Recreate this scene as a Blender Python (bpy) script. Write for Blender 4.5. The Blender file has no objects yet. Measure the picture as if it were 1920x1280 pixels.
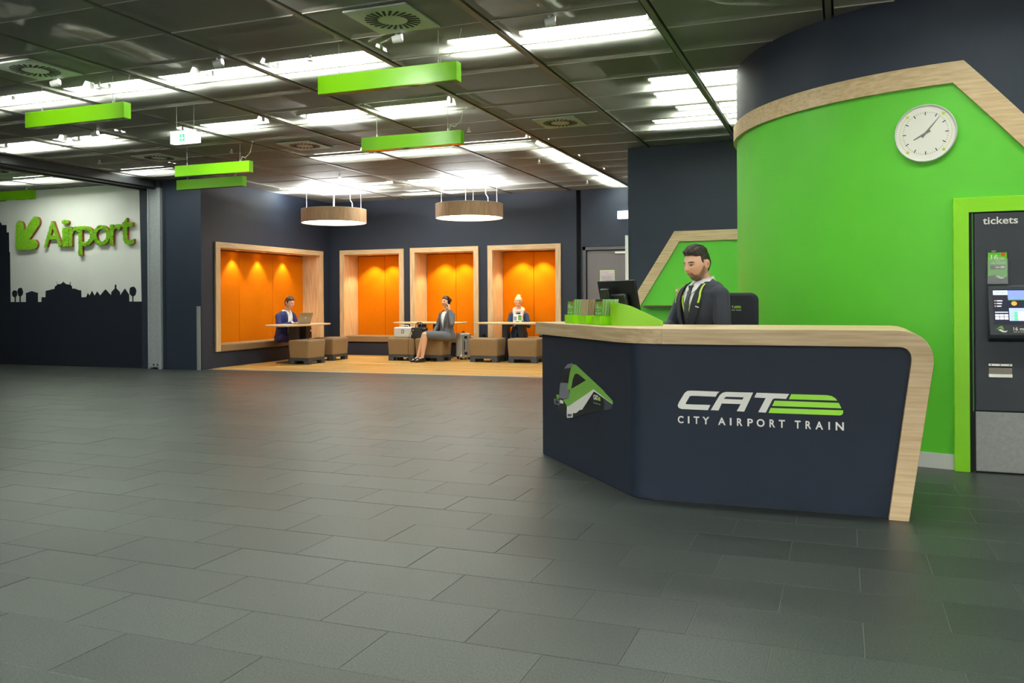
import bpy, bmesh, math, random
import numpy as np
from mathutils import Vector, Matrix, noise as mnoise

random.seed(7)
scn = bpy.context.scene
col = scn.collection
PI = math.pi

# ------------------------------------------------------------------ camera
CAM_H = 1.22; FPX = 1608.0; YAW = 0.3664; ROLL = -0.0067; CX, CY = 960.0, 559.4
_cy, _sy = math.cos(YAW), math.sin(YAW)
_fw = Vector((-_sy, _cy, 0)); _r = Vector((_cy, _sy, 0)); _u = Vector((0, 0, 1))
_r2 = _r*math.cos(ROLL) + _u*math.sin(ROLL); _u2 = -_r*math.sin(ROLL) + _u*math.cos(ROLL)
cam_d = bpy.data.cameras.new('camera'); cam = bpy.data.objects.new('camera', cam_d); col.objects.link(cam)
cam_d.sensor_width = 36.0; cam_d.lens = FPX/1920*36.0
cam_d.shift_y = -(640-CY)/1920.0
cam_d.clip_start = 0.05; cam_d.clip_end = 200
M4 = Matrix.Identity(4)
for i in range(3):
    M4[i][0] = _r2[i]; M4[i][1] = _u2[i]; M4[i][2] = -_fw[i]
M4[2][3] = CAM_H
cam.matrix_world = M4
scn.camera = cam

# ------------------------------------------------------------------ world, exposure
wd = bpy.data.worlds.new('world'); scn.world = wd; wd.use_nodes = True
wd.node_tree.nodes['Background'].inputs[0].default_value = (0.80, 0.90, 0.92, 1)
wd.node_tree.nodes['Background'].inputs[1].default_value = 0.02
scn.view_settings.view_transform = 'Standard'
scn.view_settings.look = 'None'
scn.view_settings.gamma = 1.0
scn.view_settings.use_curve_mapping = False
scn.view_settings.exposure = 0.0
REAR_FILL = 330.0         # strength of the fill lights added behind the viewpoint
TUBE = 92.0          # strength of the fluorescent lights above the mesh ceiling
scn.cycles.max_bounces = 6
scn.cycles.diffuse_bounces = 4
scn.cycles.glossy_bounces = 3
scn.cycles.transmission_bounces = 3
scn.cycles.transparent_max_bounces = 6
scn.cycles.adaptive_threshold = 0.03
scn.cycles.caustics_reflective = False
scn.cycles.caustics_refractive = False

# ------------------------------------------------------------------ materials
def S(r, g, b):
    f = lambda c: (c/255/12.92) if c/255 <= 0.04045 else ((c/255+0.055)/1.055)**2.4
    return (f(r), f(g), f(b), 1.0)
MATS = {}
def mat(name, c, rough=0.5, metal=0.0, spec=0.5, var=0.0, vscale=20.0, bump=0.0, bscale=200.0, stretch=(1, 1, 1), c2=None, coat=0.0, sheen=0.0, rot=0.0):
    if name in MATS: return MATS[name]
    m = bpy.data.materials.new(name); m.use_nodes = True; nt = m.node_tree; b = nt.nodes['Principled BSDF']
    b.inputs['Roughness'].default_value = rough; b.inputs['Metallic'].default_value = metal
    b.inputs['Specular IOR Level'].default_value = spec; b.inputs['Base Color'].default_value = c
    b.inputs['Coat Weight'].default_value = coat; b.inputs['Sheen Weight'].default_value = sheen
    if var or c2 or bump:
        tc = nt.nodes.new('ShaderNodeTexCoord'); mp = nt.nodes.new('ShaderNodeMapping')
        mp.inputs['Scale'].default_value = stretch
        mr_ = nt.nodes.new('ShaderNodeMapping'); mr_.inputs['Rotation'].default_value = (0, 0, rot)
        nt.links.new(tc.outputs['Object'], mr_.inputs['Vector']); nt.links.new(mr_.outputs[0], mp.inputs['Vector'])
    if var or c2:
        n = nt.nodes.new('ShaderNodeTexNoise'); n.inputs['Scale'].default_value = vscale; n.inputs['Detail'].default_value = 6
        nt.links.new(mp.outputs[0], n.inputs['Vector'])
        cr = nt.nodes.new('ShaderNodeValToRGB')
        a = tuple(x*(1-var) for x in c[:3]) + (1,); d = c2 if c2 else tuple(min(1, x*(1+var)) for x in c[:3]) + (1,)
        cr.color_ramp.elements[0].color = a; cr.color_ramp.elements[1].color = d
        cr.color_ramp.elements[0].position = 0.32; cr.color_ramp.elements[1].position = 0.68
        nt.links.new(n.outputs['Fac'], cr.inputs[0]); nt.links.new(cr.outputs[0], b.inputs['Base Color'])
    if bump:
        n2 = nt.nodes.new('ShaderNodeTexNoise'); n2.inputs['Scale'].default_value = bscale; n2.inputs['Detail'].default_value = 3
        nt.links.new(mp.outputs[0], n2.inputs['Vector'])
        bp = nt.nodes.new('ShaderNodeBump'); bp.inputs['Strength'].default_value = bump; bp.inputs['Distance'].default_value = 0.004
        nt.links.new(n2.outputs['Fac'], bp.inputs['Height']); nt.links.new(bp.outputs[0], b.inputs['Normal'])
    MATS[name] = m
    return m
def emis(name, c, s, base=None):
    if name in MATS: return MATS[name]
    m = bpy.data.materials.new(name); m.use_nodes = True; b = m.node_tree.nodes['Principled BSDF']
    b.inputs['Base Color'].default_value = base or c
    b.inputs['Emission Color'].default_value = c; b.inputs['Emission Strength'].default_value = s
    MATS[name] = m
    return m
def vcol(name, rough=0.5, spec=0.4, subs=0.0):
    if name in MATS: return MATS[name]
    m = bpy.data.materials.new(name); m.use_nodes = True; nt = m.node_tree; b = nt.nodes['Principled BSDF']
    a = nt.nodes.new('ShaderNodeAttribute'); a.attribute_name = 'Col'
    nt.links.new(a.outputs['Color'], b.inputs['Base Color'])
    b.inputs['Roughness'].default_value = rough; b.inputs['Specular IOR Level'].default_value = spec
    if subs:
        b.inputs['Subsurface Weight'].default_value = subs; b.inputs['Subsurface Radius'].default_value = (0.01, 0.004, 0.002)
    MATS[name] = m
    return m

navy = mat('navy_wall_paint', S(31, 40, 57), 0.62, var=0.05, vscale=3, bump=0.12, bscale=260)
navy_desk = mat('navy_laminate', S(28, 36, 50), 0.55, spec=0.2, var=0.06, vscale=4, bump=0.1, bscale=420)
mural_navy = mat('mural_navy', S(11, 18, 34), 0.6, var=0.05, vscale=3)
white_paint = mat('white_wall_paint', S(232, 232, 228), 0.7, var=0.02, vscale=2)
green_wall = mat('green_wall_paint', S(92, 196, 44), 0.48, var=0.03, vscale=2.5, bump=0.08, bscale=300)
lime = mat('lime_lacquer', S(146, 232, 20), 0.30, spec=0.4)
lime_frame = mat('lime_frame_paint', S(140, 222, 4), 0.35)
lime_print = mat('lime_print', S(160, 230, 62), 0.5)
white_print = mat('white_print', S(236, 232, 226), 0.5)
grey_print = mat('grey_print', S(120, 122, 130), 0.5)
dark_print = mat('dark_print', S(20, 21, 27), 0.4)
leaf_green_print = mat('leaf_green_print', S(120, 178, 70), 0.45)
def wood(name, a, b, stretch, scale=6, rot=0.0):
    return mat(name, a, 0.45, c2=b, vscale=scale, stretch=stretch, bump=0.06, bscale=60, rot=rot)
WA, WB = S(196, 163, 122), S(224, 196, 156)
wood_x = wood('oak_veneer_long', WA, WB, (0.5, 5, 9))
wood_wing = wood('oak_veneer_wing', WA, WB, (0.5, 5, 9), rot=0.8735)
wood_z = wood('oak_veneer_upright', WA, WB, (6, 6, 0.45))
wood_shade = wood('oak_veneer_lamp', S(196, 156, 120), S(220, 182, 146), (5, 5, 0.6))
wood_dark = mat('brown_shelf', S(92, 62, 44), 0.5)
steel = mat('brushed_steel', S(222, 219, 212), 0.36, 0.75, var=0.05, vscale=30, stretch=(1, 1, 0.05))
steel_dark = mat('brushed_dark_steel', S(150, 151, 150), 0.45, 0.4, var=0.08, vscale=40)
galv = mat('galvanised_steel', S(176, 180, 186), 0.5, 0.3, var=0.08, vscale=30)
alum = mat('aluminium_paint', S(176, 178, 176), 0.4, 0.6)
black_plastic = mat('black_plastic', S(22, 24, 26), 0.38)
black_gloss = mat('black_gloss', S(10, 11, 13), 0.2)
black_fabric = mat('charcoal_fabric', S(41, 43, 50), 0.9, var=0.12, vscale=180)
brown_fabric = mat('brown_wool_fabric', S(138, 112, 80), 0.92, var=0.2, vscale=160, bump=0.3, bscale=500)
orange_felt = mat('orange_felt', S(212, 116, 0), 0.9, spec=0.1, var=0.08, vscale=120, bump=0.15, bscale=500)
base_grey = mat('anthracite_metal', S(58, 64, 70), 0.5)
vent_paint = mat('vent_paint', S(188, 194, 182), 0.5)
vent_dark = mat('vent_dark', S(12, 12, 12), 0.7)
white_metal = mat('white_metal', S(232, 232, 228), 0.35)
wire_mat = mat('steel_wire', S(200, 200, 196), 0.4, 0.5)
slab_mat = mat('concrete_soffit', S(78, 78, 74), 0.9, var=0.15, vscale=2)
duct_mat = mat('silver_duct', S(182, 184, 184), 0.3, 0.9, var=0.15, vscale=25, bump=0.6, bscale=30)
truss_mat = mat('dark_truss', S(60, 60, 58), 0.6)
rail_mat = mat('ceiling_rail', S(118, 116, 108), 0.45, 0.4)
lip_mat = mat('ceiling_panel_lip', S(176, 172, 162), 0.42, 0.4)
dark_gap = mat('dark_gap', S(8, 8, 9), 0.8)
door_grey = mat('grey_door', S(112, 108, 112), 0.5, var=0.04, vscale=6, stretch=(8, 8, 0.6))
door_frame = mat('grey_door_frame', S(84, 86, 94), 0.45)
machine_grey = mat('machine_anthracite', S(46, 50, 58), 0.55, var=0.06, vscale=250)
paper = mat('paper_white', S(232, 230, 226), 0.7)
glass_clear = None
def mesh_ceiling():
    m = bpy.data.materials.new('expanded_metal_mesh'); m.use_nodes = True; nt = m.node_tree
    b = nt.nodes['Principled BSDF']; out = nt.nodes['Material Output']
    b.inputs['Base Color'].default_value = S(176, 174, 166); b.inputs['Metallic'].default_value = 0.15; b.inputs['Roughness'].default_value = 0.5
    tr = nt.nodes.new('ShaderNodeBsdfTransparent'); tl = nt.nodes.new('ShaderNodeBsdfTranslucent')
    tl.inputs[0].default_value = S(176, 176, 168)
    m1 = nt.nodes.new('ShaderNodeMixShader'); m1.inputs[0].default_value = 0.34
    nt.links.new(b.outputs[0], m1.inputs[1]); nt.links.new(tl.outputs[0], m1.inputs[2])
    # fine diagonal weave of the expanded metal: the open share wavers around one half
    tc = nt.nodes.new('ShaderNodeTexCoord'); mp = nt.nodes.new('ShaderNodeMapping'); mp.inputs['Rotation'].default_value = (0, 0, 0.785)
    ck = nt.nodes.new('ShaderNodeTexChecker'); ck.inputs['Scale'].default_value = 150
    ck.inputs[1].default_value = (0.26, 0.26, 0.26, 1); ck.inputs[2].default_value = (0.54, 0.54, 0.54, 1)
    nt.links.new(tc.outputs['Object'], mp.inputs[0]); nt.links.new(mp.outputs[0], ck.inputs[0])
    m2 = nt.nodes.new('ShaderNodeMixShader')
    nt.links.new(ck.outputs[0], m2.inputs[0]); nt.links.new(m1.outputs[0], m2.inputs[1]); nt.links.new(tr.outputs[0], m2.inputs[2])
    nt.links.new(m2.outputs[0], out.inputs[0])
    return m
mesh_mat = mesh_ceiling()
def tile_material():
    m = bpy.data.materials.new('dark_stone_tile'); m.use_nodes = True; nt = m.node_tree; b = nt.nodes['Principled BSDF']
    oi = nt.nodes.new('ShaderNodeObjectInfo'); ge = nt.nodes.new('ShaderNodeNewGeometry')
    ad = nt.nodes.new('ShaderNodeMath'); ad.operation = 'ADD'
    nt.links.new(oi.outputs['Random'], ad.inputs[0]); nt.links.new(ge.outputs['Random Per Island'], ad.inputs[1])
    fr = nt.nodes.new('ShaderNodeMath'); fr.operation = 'FRACT'; nt.links.new(ad.outputs[0], fr.inputs[0])
    n = nt.nodes.new('ShaderNodeTexNoise'); n.inputs['Scale'].default_value = 130; n.inputs['Detail'].default_value = 5; n.inputs['Roughness'].default_value = 0.75
    nt.links.new(ge.outputs['Position'], n.inputs['Vector'])
    cr = nt.nodes.new('ShaderNodeValToRGB'); cr.color_ramp.elements[0].position = 0.36; cr.color_ramp.elements[1].position = 0.66
    cr.color_ramp.elements[0].color = S(27, 32, 30); cr.color_ramp.elements[1].color = S(75, 82, 78)
    nt.links.new(n.outputs['Fac'], cr.inputs[0])
    mr = nt.nodes.new('ShaderNodeMapRange'); mr.inputs['To Min'].default_value = 0.78; mr.inputs['To Max'].default_value = 1.16
    nt.links.new(fr.outputs[0], mr.inputs[0])
    mx = nt.nodes.new('ShaderNodeMix'); mx.data_type = 'RGBA'; mx.blend_type = 'MULTIPLY'; mx.inputs[0].default_value = 1
    nt.links.new(cr.outputs[0], mx.inputs[6]); nt.links.new(mr.outputs[0], mx.inputs[7]); nt.links.new(mx.outputs[2], b.inputs['Base Color'])
    b.inputs['Roughness'].default_value = 0.42; b.inputs['Specular IOR Level'].default_value = 0.5
    bp = nt.nodes.new('ShaderNodeBump'); bp.inputs['Strength'].default_value = 0.25; bp.inputs['Distance'].default_value = 0.002
    nt.links.new(n.outputs['Fac'], bp.inputs['Height']); nt.links.new(bp.outputs[0], b.inputs['Normal'])
    return m
tile_mat = tile_material()
grout_mat = mat('pale_grout', S(104, 107, 102), 0.8)
def plank_material():
    m = bpy.data.materials.new('oak_strip_floor'); m.use_nodes = True; nt = m.node_tree; b = nt.nodes['Principled BSDF']
    tc = nt.nodes.new('ShaderNodeTexCoord')
    br = nt.nodes.new('ShaderNodeTexBrick'); br.inputs['Scale'].default_value = 1.0
    br.inputs['Brick Width'].default_value = 1.3; br.inputs['Row Height'].default_value = 0.11; br.inputs['Mortar Size'].default_value = 0.003
    br.inputs['Color1'].default_value = S(214, 172, 100); br.inputs['Color2'].default_value = S(176, 130, 68); br.inputs['Mortar'].default_value = S(120, 84, 46)
    br.inputs['Bias'].default_value = -0.1
    n = nt.nodes.new('ShaderNodeTexNoise'); n.inputs['Scale'].default_value = 3; mp = nt.nodes.new('ShaderNodeMapping'); mp.inputs['Scale'].default_value = (0.6, 14, 1)
    nt.links.new(tc.outputs['Object'], br.inputs['Vector']); nt.links.new(tc.outputs['Object'], mp.inputs[0]); nt.links.new(mp.outputs[0], n.inputs['Vector'])
    mx = nt.nodes.new('ShaderNodeMix'); mx.data_type = 'RGBA'; mx.blend_type = 'OVERLAY'; mx.inputs[0].default_value = 0.55
    nt.links.new(br.outputs['Color'], mx.inputs[6]); nt.links.new(n.outputs['Color'], mx.inputs[7]); 
    nt.links.new(mx.outputs[2], b.inputs['Base Color']); b.inputs['Roughness'].default_value = 0.38
    return m
plank_mat = plank_material()

# ------------------------------------------------------------------ builders
class MB:
    def __init__(s): s.v = []; s.f = []; s.m = []; s.mi = 0
    def add(s, vs, fs):
        o = len(s.v); s.v += [tuple(p) for p in vs]
        for f in fs: s.f.append(tuple(i+o for i in f)); s.m.append(s.mi)
        return s
    def box(s, x0, x1, y0, y1, z0, z1):
        return s.add([(x0,y0,z0),(x1,y0,z0),(x1,y1,z0),(x0,y1,z0),(x0,y0,z1),(x1,y0,z1),(x1,y1,z1),(x0,y1,z1)],
                     [(0,3,2,1),(4,5,6,7),(0,1,5,4),(1,2,6,5),(2,3,7,6),(3,0,4,7)])
    def prism(s, pts, axis, a, b):
        """pts: outline (may be concave); extruded along axis 'x','y','z' from a to b"""
        n = len(pts)
        def P(p, t):
            if axis == 'y': return (p[0], t, p[1])
            if axis == 'x': return (t, p[0], p[1])
            return (p[0], p[1], t)
        vs = [P(p, a) for p in pts] + [P(p, b) for p in pts]
        fs = [tuple(range(n)), tuple(range(2*n-1, n-1, -1))]
        fs += [((i+1) % n, i, i+n, (i+1) % n+n) for i in range(n)]
        return s.add(vs, fs)
    def cyl(s, p0, p1, r0, r1=None, n=16, cap=True):
        r1 = r0 if r1 is None else r1
        p0, p1 = Vector(p0), Vector(p1); d = (p1-p0).normalized()
        a = d.orthogonal().normalized(); b = d.cross(a)
        vs = [p0+(a*math.cos(t)+b*math.sin(t))*r0 for t in [2*PI*i/n for i in range(n)]]
        vs += [p1+(a*math.cos(t)+b*math.sin(t))*r1 for t in [2*PI*i/n for i in range(n)]]
        fs = [(i, (i+1) % n, (i+1) % n+n, i+n) for i in range(n)]
        if cap: fs += [tuple(range(n-1, -1, -1)), tuple(range(n, 2*n))]
        return s.add(vs, fs)
    def tube(s, pts, r, n=8, cap=True):
        pts = [Vector(p) for p in pts]; vs = []; k = len(pts)
        rr = r if hasattr(r, '__len__') else [r]*k
        up = None
        for i, p in enumerate(pts):
            d = (pts[min(i+1, k-1)]-pts[max(i-1, 0)]).normalized()
            if up is None: up = d.orthogonal().normalized()
            a = (up-d*up.dot(d)).normalized(); up = a; b = d.cross(a)
            vs += [p+(a*math.cos(2*PI*j/n)+b*math.sin(2*PI*j/n))*rr[i] for j in range(n)]
        fs = [(i*n+j, i*n+(j+1) % n, (i+1)*n+(j+1) % n, (i+1)*n+j) for i in range(k-1) for j in range(n)]
        if cap: fs += [tuple(range(n-1, -1, -1)), tuple(range((k-1)*n, k*n))]
        return s.add(vs, fs)
    def lathe(s, prof, c=(0, 0, 0), n=48, closed=False):
        k = len(prof)
        vs = [(c[0]+r*math.cos(2*PI*j/n), c[1]+r*math.sin(2*PI*j/n), c[2]+z) for r, z in prof for j in range(n)]
        rng = range(k if closed else k-1)
        fs = [(i*n+j, i*n+(j+1) % n, ((i+1) % k)*n+(j+1) % n, ((i+1) % k)*n+j) for i in rng for j in range(n)]
        return s.add(vs, fs)
    def ell(s, c, r, n=12, m=8, rot=None):
        c = Vector(c); vs = []
        for i in range(1, m):
            th = PI*i/m
            for j in range(n):
                ph = 2*PI*j/n
                p = Vector((r[0]*math.sin(th)*math.cos(ph), r[1]*math.sin(th)*math.sin(ph), r[2]*math.cos(th)))
                if rot is not None: p = rot @ p
                vs.append(c+p)
        t = Vector((0, 0, r[2])); b = Vector((0, 0, -r[2]))
        if rot is not None: t = rot @ t; b = rot @ b
        vs += [c+t, c+b]; T, B = len(vs)-2, len(vs)-1
        fs = [((i)*n+j, (i+1)*n+j, (i+1)*n+(j+1) % n, i*n+(j+1) % n) for i in range(m-2) for j in range(n)]
        fs += [(T, j, (j+1) % n) for j in range(n)] + [(B, (m-2)*n+(j+1) % n, (m-2)*n+j) for j in range(n)]
        return s.add(vs, fs)
    def cap(s, p0, p1, r0, r1=None, n=12):
        """tapered capsule"""
        r1 = r0 if r1 is None else r1
        p0, p1 = Vector(p0), Vector(p1); d = (p1-p0); L = d.length; d = d.normalized() if L > 1e-6 else Vector((0, 0, 1))
        pts = []; rr = []
        for t in (-0.97, -0.85, -0.6, -0.3): pts.append(p0+d*r0*t); rr.append(r0*math.sqrt(1-t*t))
        pts.append(p0); rr.append(r0); pts.append(p1); rr.append(r1)
        for t in (0.3, 0.6, 0.85, 0.97): pts.append(p1+d*r1*t); rr.append(r1*math.sqrt(1-t*t))
        a = d.orthogonal().normalized(); b = d.cross(a); vs = []
        for p, r in zip(pts, rr): vs += [p+(a*math.cos(2*PI*j/n)+b*math.sin(2*PI*j/n))*r for j in range(n)]
        k = len(pts)
        fs = [(i*n+j, i*n+(j+1) % n, (i+1)*n+(j+1) % n, (i+1)*n+j) for i in range(k-1) for j in range(n)]
        fs += [tuple(range(n-1, -1, -1)), tuple(range((k-1)*n, k*n))]
        return s.add(vs, fs)
    def loft(s, rows, n=24):
        """rows: (z, cx, cy, rx, ry)"""
        vs = []
        for z, cx, cy, rx, ry in rows:
            vs += [(cx+rx*math.cos(2*PI*j/n), cy+ry*math.sin(2*PI*j/n), z) for j in range(n)]
        k = len(rows)
        fs = [(i*n+j, i*n+(j+1) % n, (i+1)*n+(j+1) % n, (i+1)*n+j) for i in range(k-1) for j in range(n)]
        fs += [tuple(range(n-1, -1, -1)), tuple(range((k-1)*n, k*n))]
        return s.add(vs, fs)
    def xf(s, M, start=0):
        for i in range(start, len(s.v)): s.v[i] = tuple(M @ Vector(s.v[i]))
        return s
    def mesh(s, name, mats):
        me = bpy.data.meshes.new(name)
        me.from_pydata(s.v, [], s.f)
        for m in (mats if isinstance(mats, (list, tuple)) else [mats]): me.materials.append(m)
        if any(s.m): me.polygons.foreach_set('material_index', s.m)
        bm = bmesh.new(); bm.from_mesh(me)
        bmesh.ops.recalc_face_normals(bm, faces=bm.faces[:])
        bm.to_mesh(me); bm.free(); me.update()
        return me
    def build(s, name, mats, parent=None, bev=0.0, smooth=False, seg=2, angle=40):
        me = s.mesh(name, mats)
        o = bpy.data.objects.new(name, me); col.objects.link(o)
        if parent is not None: o.parent = parent
        if bev:
            md = o.modifiers.new('bevel', 'BEVEL'); md.width = bev; md.segments = seg; md.limit_method = 'ANGLE'; md.angle_limit = math.radians(30)
        if smooth: smooth_mesh(me, angle)
        return o
def smooth_mesh(me, angle=40):
    me.polygons.foreach_set('use_smooth', [True]*len(me.polygons))
    if angle < 179:
        bm = bmesh.new(); bm.from_mesh(me)
        for e in bm.edges:
            e.smooth = not (len(e.link_faces) == 2 and e.calc_face_angle(0) > math.radians(angle))
        bm.to_mesh(me); bm.free()
def tag(o, label=None, cat=None, group=None, kind=None):
    if label: o['label'] = label
    if cat: o['category'] = cat
    if group: o['group'] = group
    if kind: o['kind'] = kind
    return o
def thing(name, label, cat, loc=(0, 0, 0), rz=0.0, group=None):
    o = bpy.data.objects.new(name, None); o.empty_display_size = 0.1; col.objects.link(o)
    o.location = loc; o.rotation_euler = (0, 0, rz)
    return tag(o, label, cat, group)
def struct(o, label=None): return tag(o, label, kind='structure')
def copy_tree(o, parent=None):
    c = o.copy(); col.objects.link(c); c.parent = parent
    for ch in o.children: copy_tree(ch, c)
    return c
def project(p):
    v = Vector(p)-Vector((0, 0, CAM_H)); z = v.dot(_fw)
    if z < 0.05: return None
    return (CX+FPX*v.dot(_r2)/z, CY-FPX*v.dot(_u2)/z, z)
def text_mesh(txt, bold=0.0):
    cu = bpy.data.curves.new('txt', 'FONT'); cu.body = txt; cu.offset = bold; cu.resolution_u = 4
    o = bpy.data.objects.new('txt', cu); col.objects.link(o)
    dg = bpy.context.evaluated_depsgraph_get()
    me = bpy.data.meshes.new_from_object(o.evaluated_get(dg))
    vs = [tuple(v.co) for v in me.vertices]; fs = [tuple(p.vertices) for p in me.polygons]
    col.objects.unlink(o); bpy.data.objects.remove(o); bpy.data.curves.remove(cu); bpy.data.meshes.remove(me)
    return vs, fs
TXT = {}
def glyph_fit(txt, x0, z0, x1, z1, bold=0.0, depth=0.0):
    """flat (or extruded) lettering fitted to the box x0..x1, z0..z1 in its own x/z plane, front towards -y"""
    key = (txt, bold)
    if key not in TXT: TXT[key] = text_mesh(txt, bold)
    vs, fs = TXT[key]
    ax = min(v[0] for v in vs); bx = max(v[0] for v in vs); az = min(v[1] for v in vs); bz = max(v[1] for v in vs)
    sx = (x1-x0)/max(bx-ax, 1e-6); sz = (z1-z0)/max(bz-az, 1e-6)
    V = [(x0+(v[0]-ax)*sx, 0.0, z0+(v[1]-az)*sz) for v in vs]
    return V, fs
def extrude_flat(mb, V, F, y0, y1):
    """V in plane y=0; adds front at y0, back at y1 and the sides along boundary edges"""
    n = len(V)
    vs = [(x, y0, z) for x, _, z in V] + [(x, y1, z) for x, _, z in V]
    fs = list(F) + [tuple(i+n for i in reversed(f)) for f in F]
    cnt = {}
    for f in F:
        for a, b in zip(f, f[1:]+f[:1]): cnt[(a, b)] = cnt.get((a, b), 0)+1
    for (a, b) in list(cnt):
        if (b, a) not in cnt: fs.append((b, a, a+n, b+n))
    mb.add(vs, fs)
def remesh_obj(mb, name, voxel, mats, parent=None, smooth_it=3, fac=0.5, decimate=None):
    me = bpy.data.meshes.new(name+'_src'); me.from_pydata(mb.v, [], mb.f); me.update()
    bm = bmesh.new(); bm.from_mesh(me); bmesh.ops.recalc_face_normals(bm, faces=bm.faces[:]); bm.to_mesh(me); bm.free()
    t = bpy.data.objects.new('t', me); col.objects.link(t)
    r = t.modifiers.new('r', 'REMESH'); r.mode = 'VOXEL'; r.voxel_size = voxel
    if smooth_it:
        sm = t.modifiers.new('s', 'SMOOTH'); sm.factor = fac; sm.iterations = smooth_it
    if decimate:
        d = t.modifiers.new('d', 'DECIMATE'); d.ratio = decimate
    dg = bpy.context.evaluated_depsgraph_get()
    out = bpy.data.meshes.new_from_object(t.evaluated_get(dg)); out.name = name
    col.objects.unlink(t); bpy.data.objects.remove(t); bpy.data.meshes.remove(me)
    out.materials.clear()
    for m in (mats if isinstance(mats, (list, tuple)) else [mats]): out.materials.append(m)
    out.polygons.foreach_set('use_smooth', [True]*len(out.polygons))
    o = bpy.data.objects.new(name, out); col.objects.link(o)
    if parent is not None: o.parent = parent
    return o

# ================================================================== SETTING
ZC = 3.37                                  # ceiling height
YA, YB, YR = 12.13, 16.38, 12.15           # airport wall, lounge back wall, navy wall with the green arch
# ---- floor: stone tiles
floor = MB().box(-20, 6, -8, 12.6, -0.06, -0.0022).build('floor', grout_mat); struct(floor, 'dark grey stone tile floor of the hall with pale joints')
P, GAP = 0.3435, 0.0030
TL = {}
def tile_mesh(w, h):
    k = (round(w, 3), round(h, 3))
    if k not in TL:
        c = 0.0008; g = GAP/2
        a, b = w/2-g, h/2-g
        vs = [(-a, -b, -0.02), (a, -b, -0.02), (a, b, -0.02), (-a, b, -0.02), (-a, -b, -c), (a, -b, -c), (a, b, -c), (-a, b, -c),
              (-a+c, -b+c, 0), (a-c, -b+c, 0), (a-c, b-c, 0), (-a+c, b-c, 0)]
        fs = [(8, 9, 10, 11)]
        for i in range(4):
            j = (i+1) % 4; fs += [(i, j, j+4, i+4), (i+4, j+4, j+8, i+8)]
        TL[k] = (vs, fs)
    return TL[k]
tiles = []
def row_joints(k):
    if k % 2 == 0:
        js = [0.068+0.6025*i for i in range(-1, 11)] + [-0.96-0.6*i for i in range(0, 33)]
    else:
        js = [-0.235+0.6025*i for i in range(0, 11)] + [-0.70] + [-1.257-0.6*i for i in range(0, 33)]
    return sorted(js)
for k in range(-33, 27):
    y0 = 3.465+P*(k-1); y1 = min(y0+P, 12.56)
    if y1-y0 < 0.05: continue
    js = row_joints(k)
    for a, b in zip(js, js[1:]):
        tiles.append(((a+b)/2, (y0+y1)/2, b-a, y1-y0))
vis = []
for i, t in enumerate(tiles):
    p = project((t[0], t[1], 0))
    if p and -60 < p[0] < 1980 and p[1] < 1330: vis.append((p[2], i))
vis.sort(); near = {i for _, i in vis[:298]}
tmesh = {}
rest = MB()
for i, (x, y, w, h) in enumerate(tiles):
    vs, fs = tile_mesh(w, h); dz = random.uniform(-0.0007, 0.0007)
    if i in near:
        k = (round(w, 3), round(h, 3))
        if k not in tmesh: tmesh[k] = MB().add(vs, fs).mesh('floor_tile', tile_mat)
        o = bpy.data.objects.new('floor_tile', tmesh[k]); col.objects.link(o); o.parent = floor; o.location = (x, y, dz)
    else: rest.add([(a+x, b+y, c+dz) for a, b, c in vs], fs)
tag(rest.build('floor_tiles_beyond', tile_mat, floor), kind='stuff')
# ---- lounge floor in oak strips
lf = MB().prism([(-10.62, 12.27), (-4.33, 12.54), (-2.6, 12.60), (-2.6, 17.2), (-10.62, 17.2)], 'z', -0.05, 0.003).build('floor_lounge', plank_mat)
struct(lf, 'oak strip floor of the waiting lounge')
tr = MB().prism([(-10.53, 12.265), (-4.33, 12.535), (-2.7, 12.60), (-2.7, 12.57), (-4.33, 12.505), (-10.53, 12.235)], 'z', 0.0, 0.006).build('trim_1', galv)
struct(tr, 'metal edge strip between stone and oak floor')
# ---- airport wall on the left
wl = MB().box(-20, -10.45, YA, YA+0.2, 0, ZC+0.03).build('wall_left', navy); struct(wl, 'navy wall with a white skyline mural')
SKY = [(-15.135, 1.217), (-14.731, 1.215), (-14.729, 1.368), (-14.746, 1.384), (-14.576, 1.426), (-14.396, 1.384), (-14.411, 1.365), (-14.408, 1.214), (-14.324, 1.213), (-14.319, 1.307), (-14.219, 1.302), (-14.212, 1.425), (-14.176, 1.433), (-14.176, 1.456), (-14.168, 1.433), (-13.979, 1.465), (-13.972, 1.51), (-13.916, 1.534), (-13.932, 1.599), (-13.922, 1.602), (-13.91, 1.55), (-13.824, 1.552), (-13.787, 1.577), (-13.766, 1.584), (-13.755, 1.619), (-13.746, 1.584), (-13.721, 1.573), (-13.681, 1.547), (-13.595, 1.538), (-13.589, 1.594), (-13.576, 1.594), (-13.569, 1.526), (-13.533, 1.51), (-13.533, 1.465), (-13.462, 1.459), (-13.458, 1.479), (-13.45, 1.456), (-13.342, 1.428), (-13.333, 1.45), (-13.326, 1.425), (-13.309, 1.44), (-13.302, 1.387), (-13.299, 1.296), (-13.189, 1.3), (-13.142, 1.378), (-13.099, 1.332), (-13.039, 1.419), (-12.976, 1.331), (-12.912, 1.409), (-12.842, 1.33), (-12.71, 1.445), (-12.577, 1.334), (-12.572, 1.388), (-12.49, 1.454), (-12.486, 1.517), (-12.469, 1.528), (-12.464, 1.562), (-12.459, 1.527), (-12.445, 1.517), (-12.442, 1.453), (-12.36, 1.386), (-12.357, 1.332), (-12.244, 1.455), (-12.142, 1.337), (-12.14, 1.212), (-11.858, 1.21)]
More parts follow.
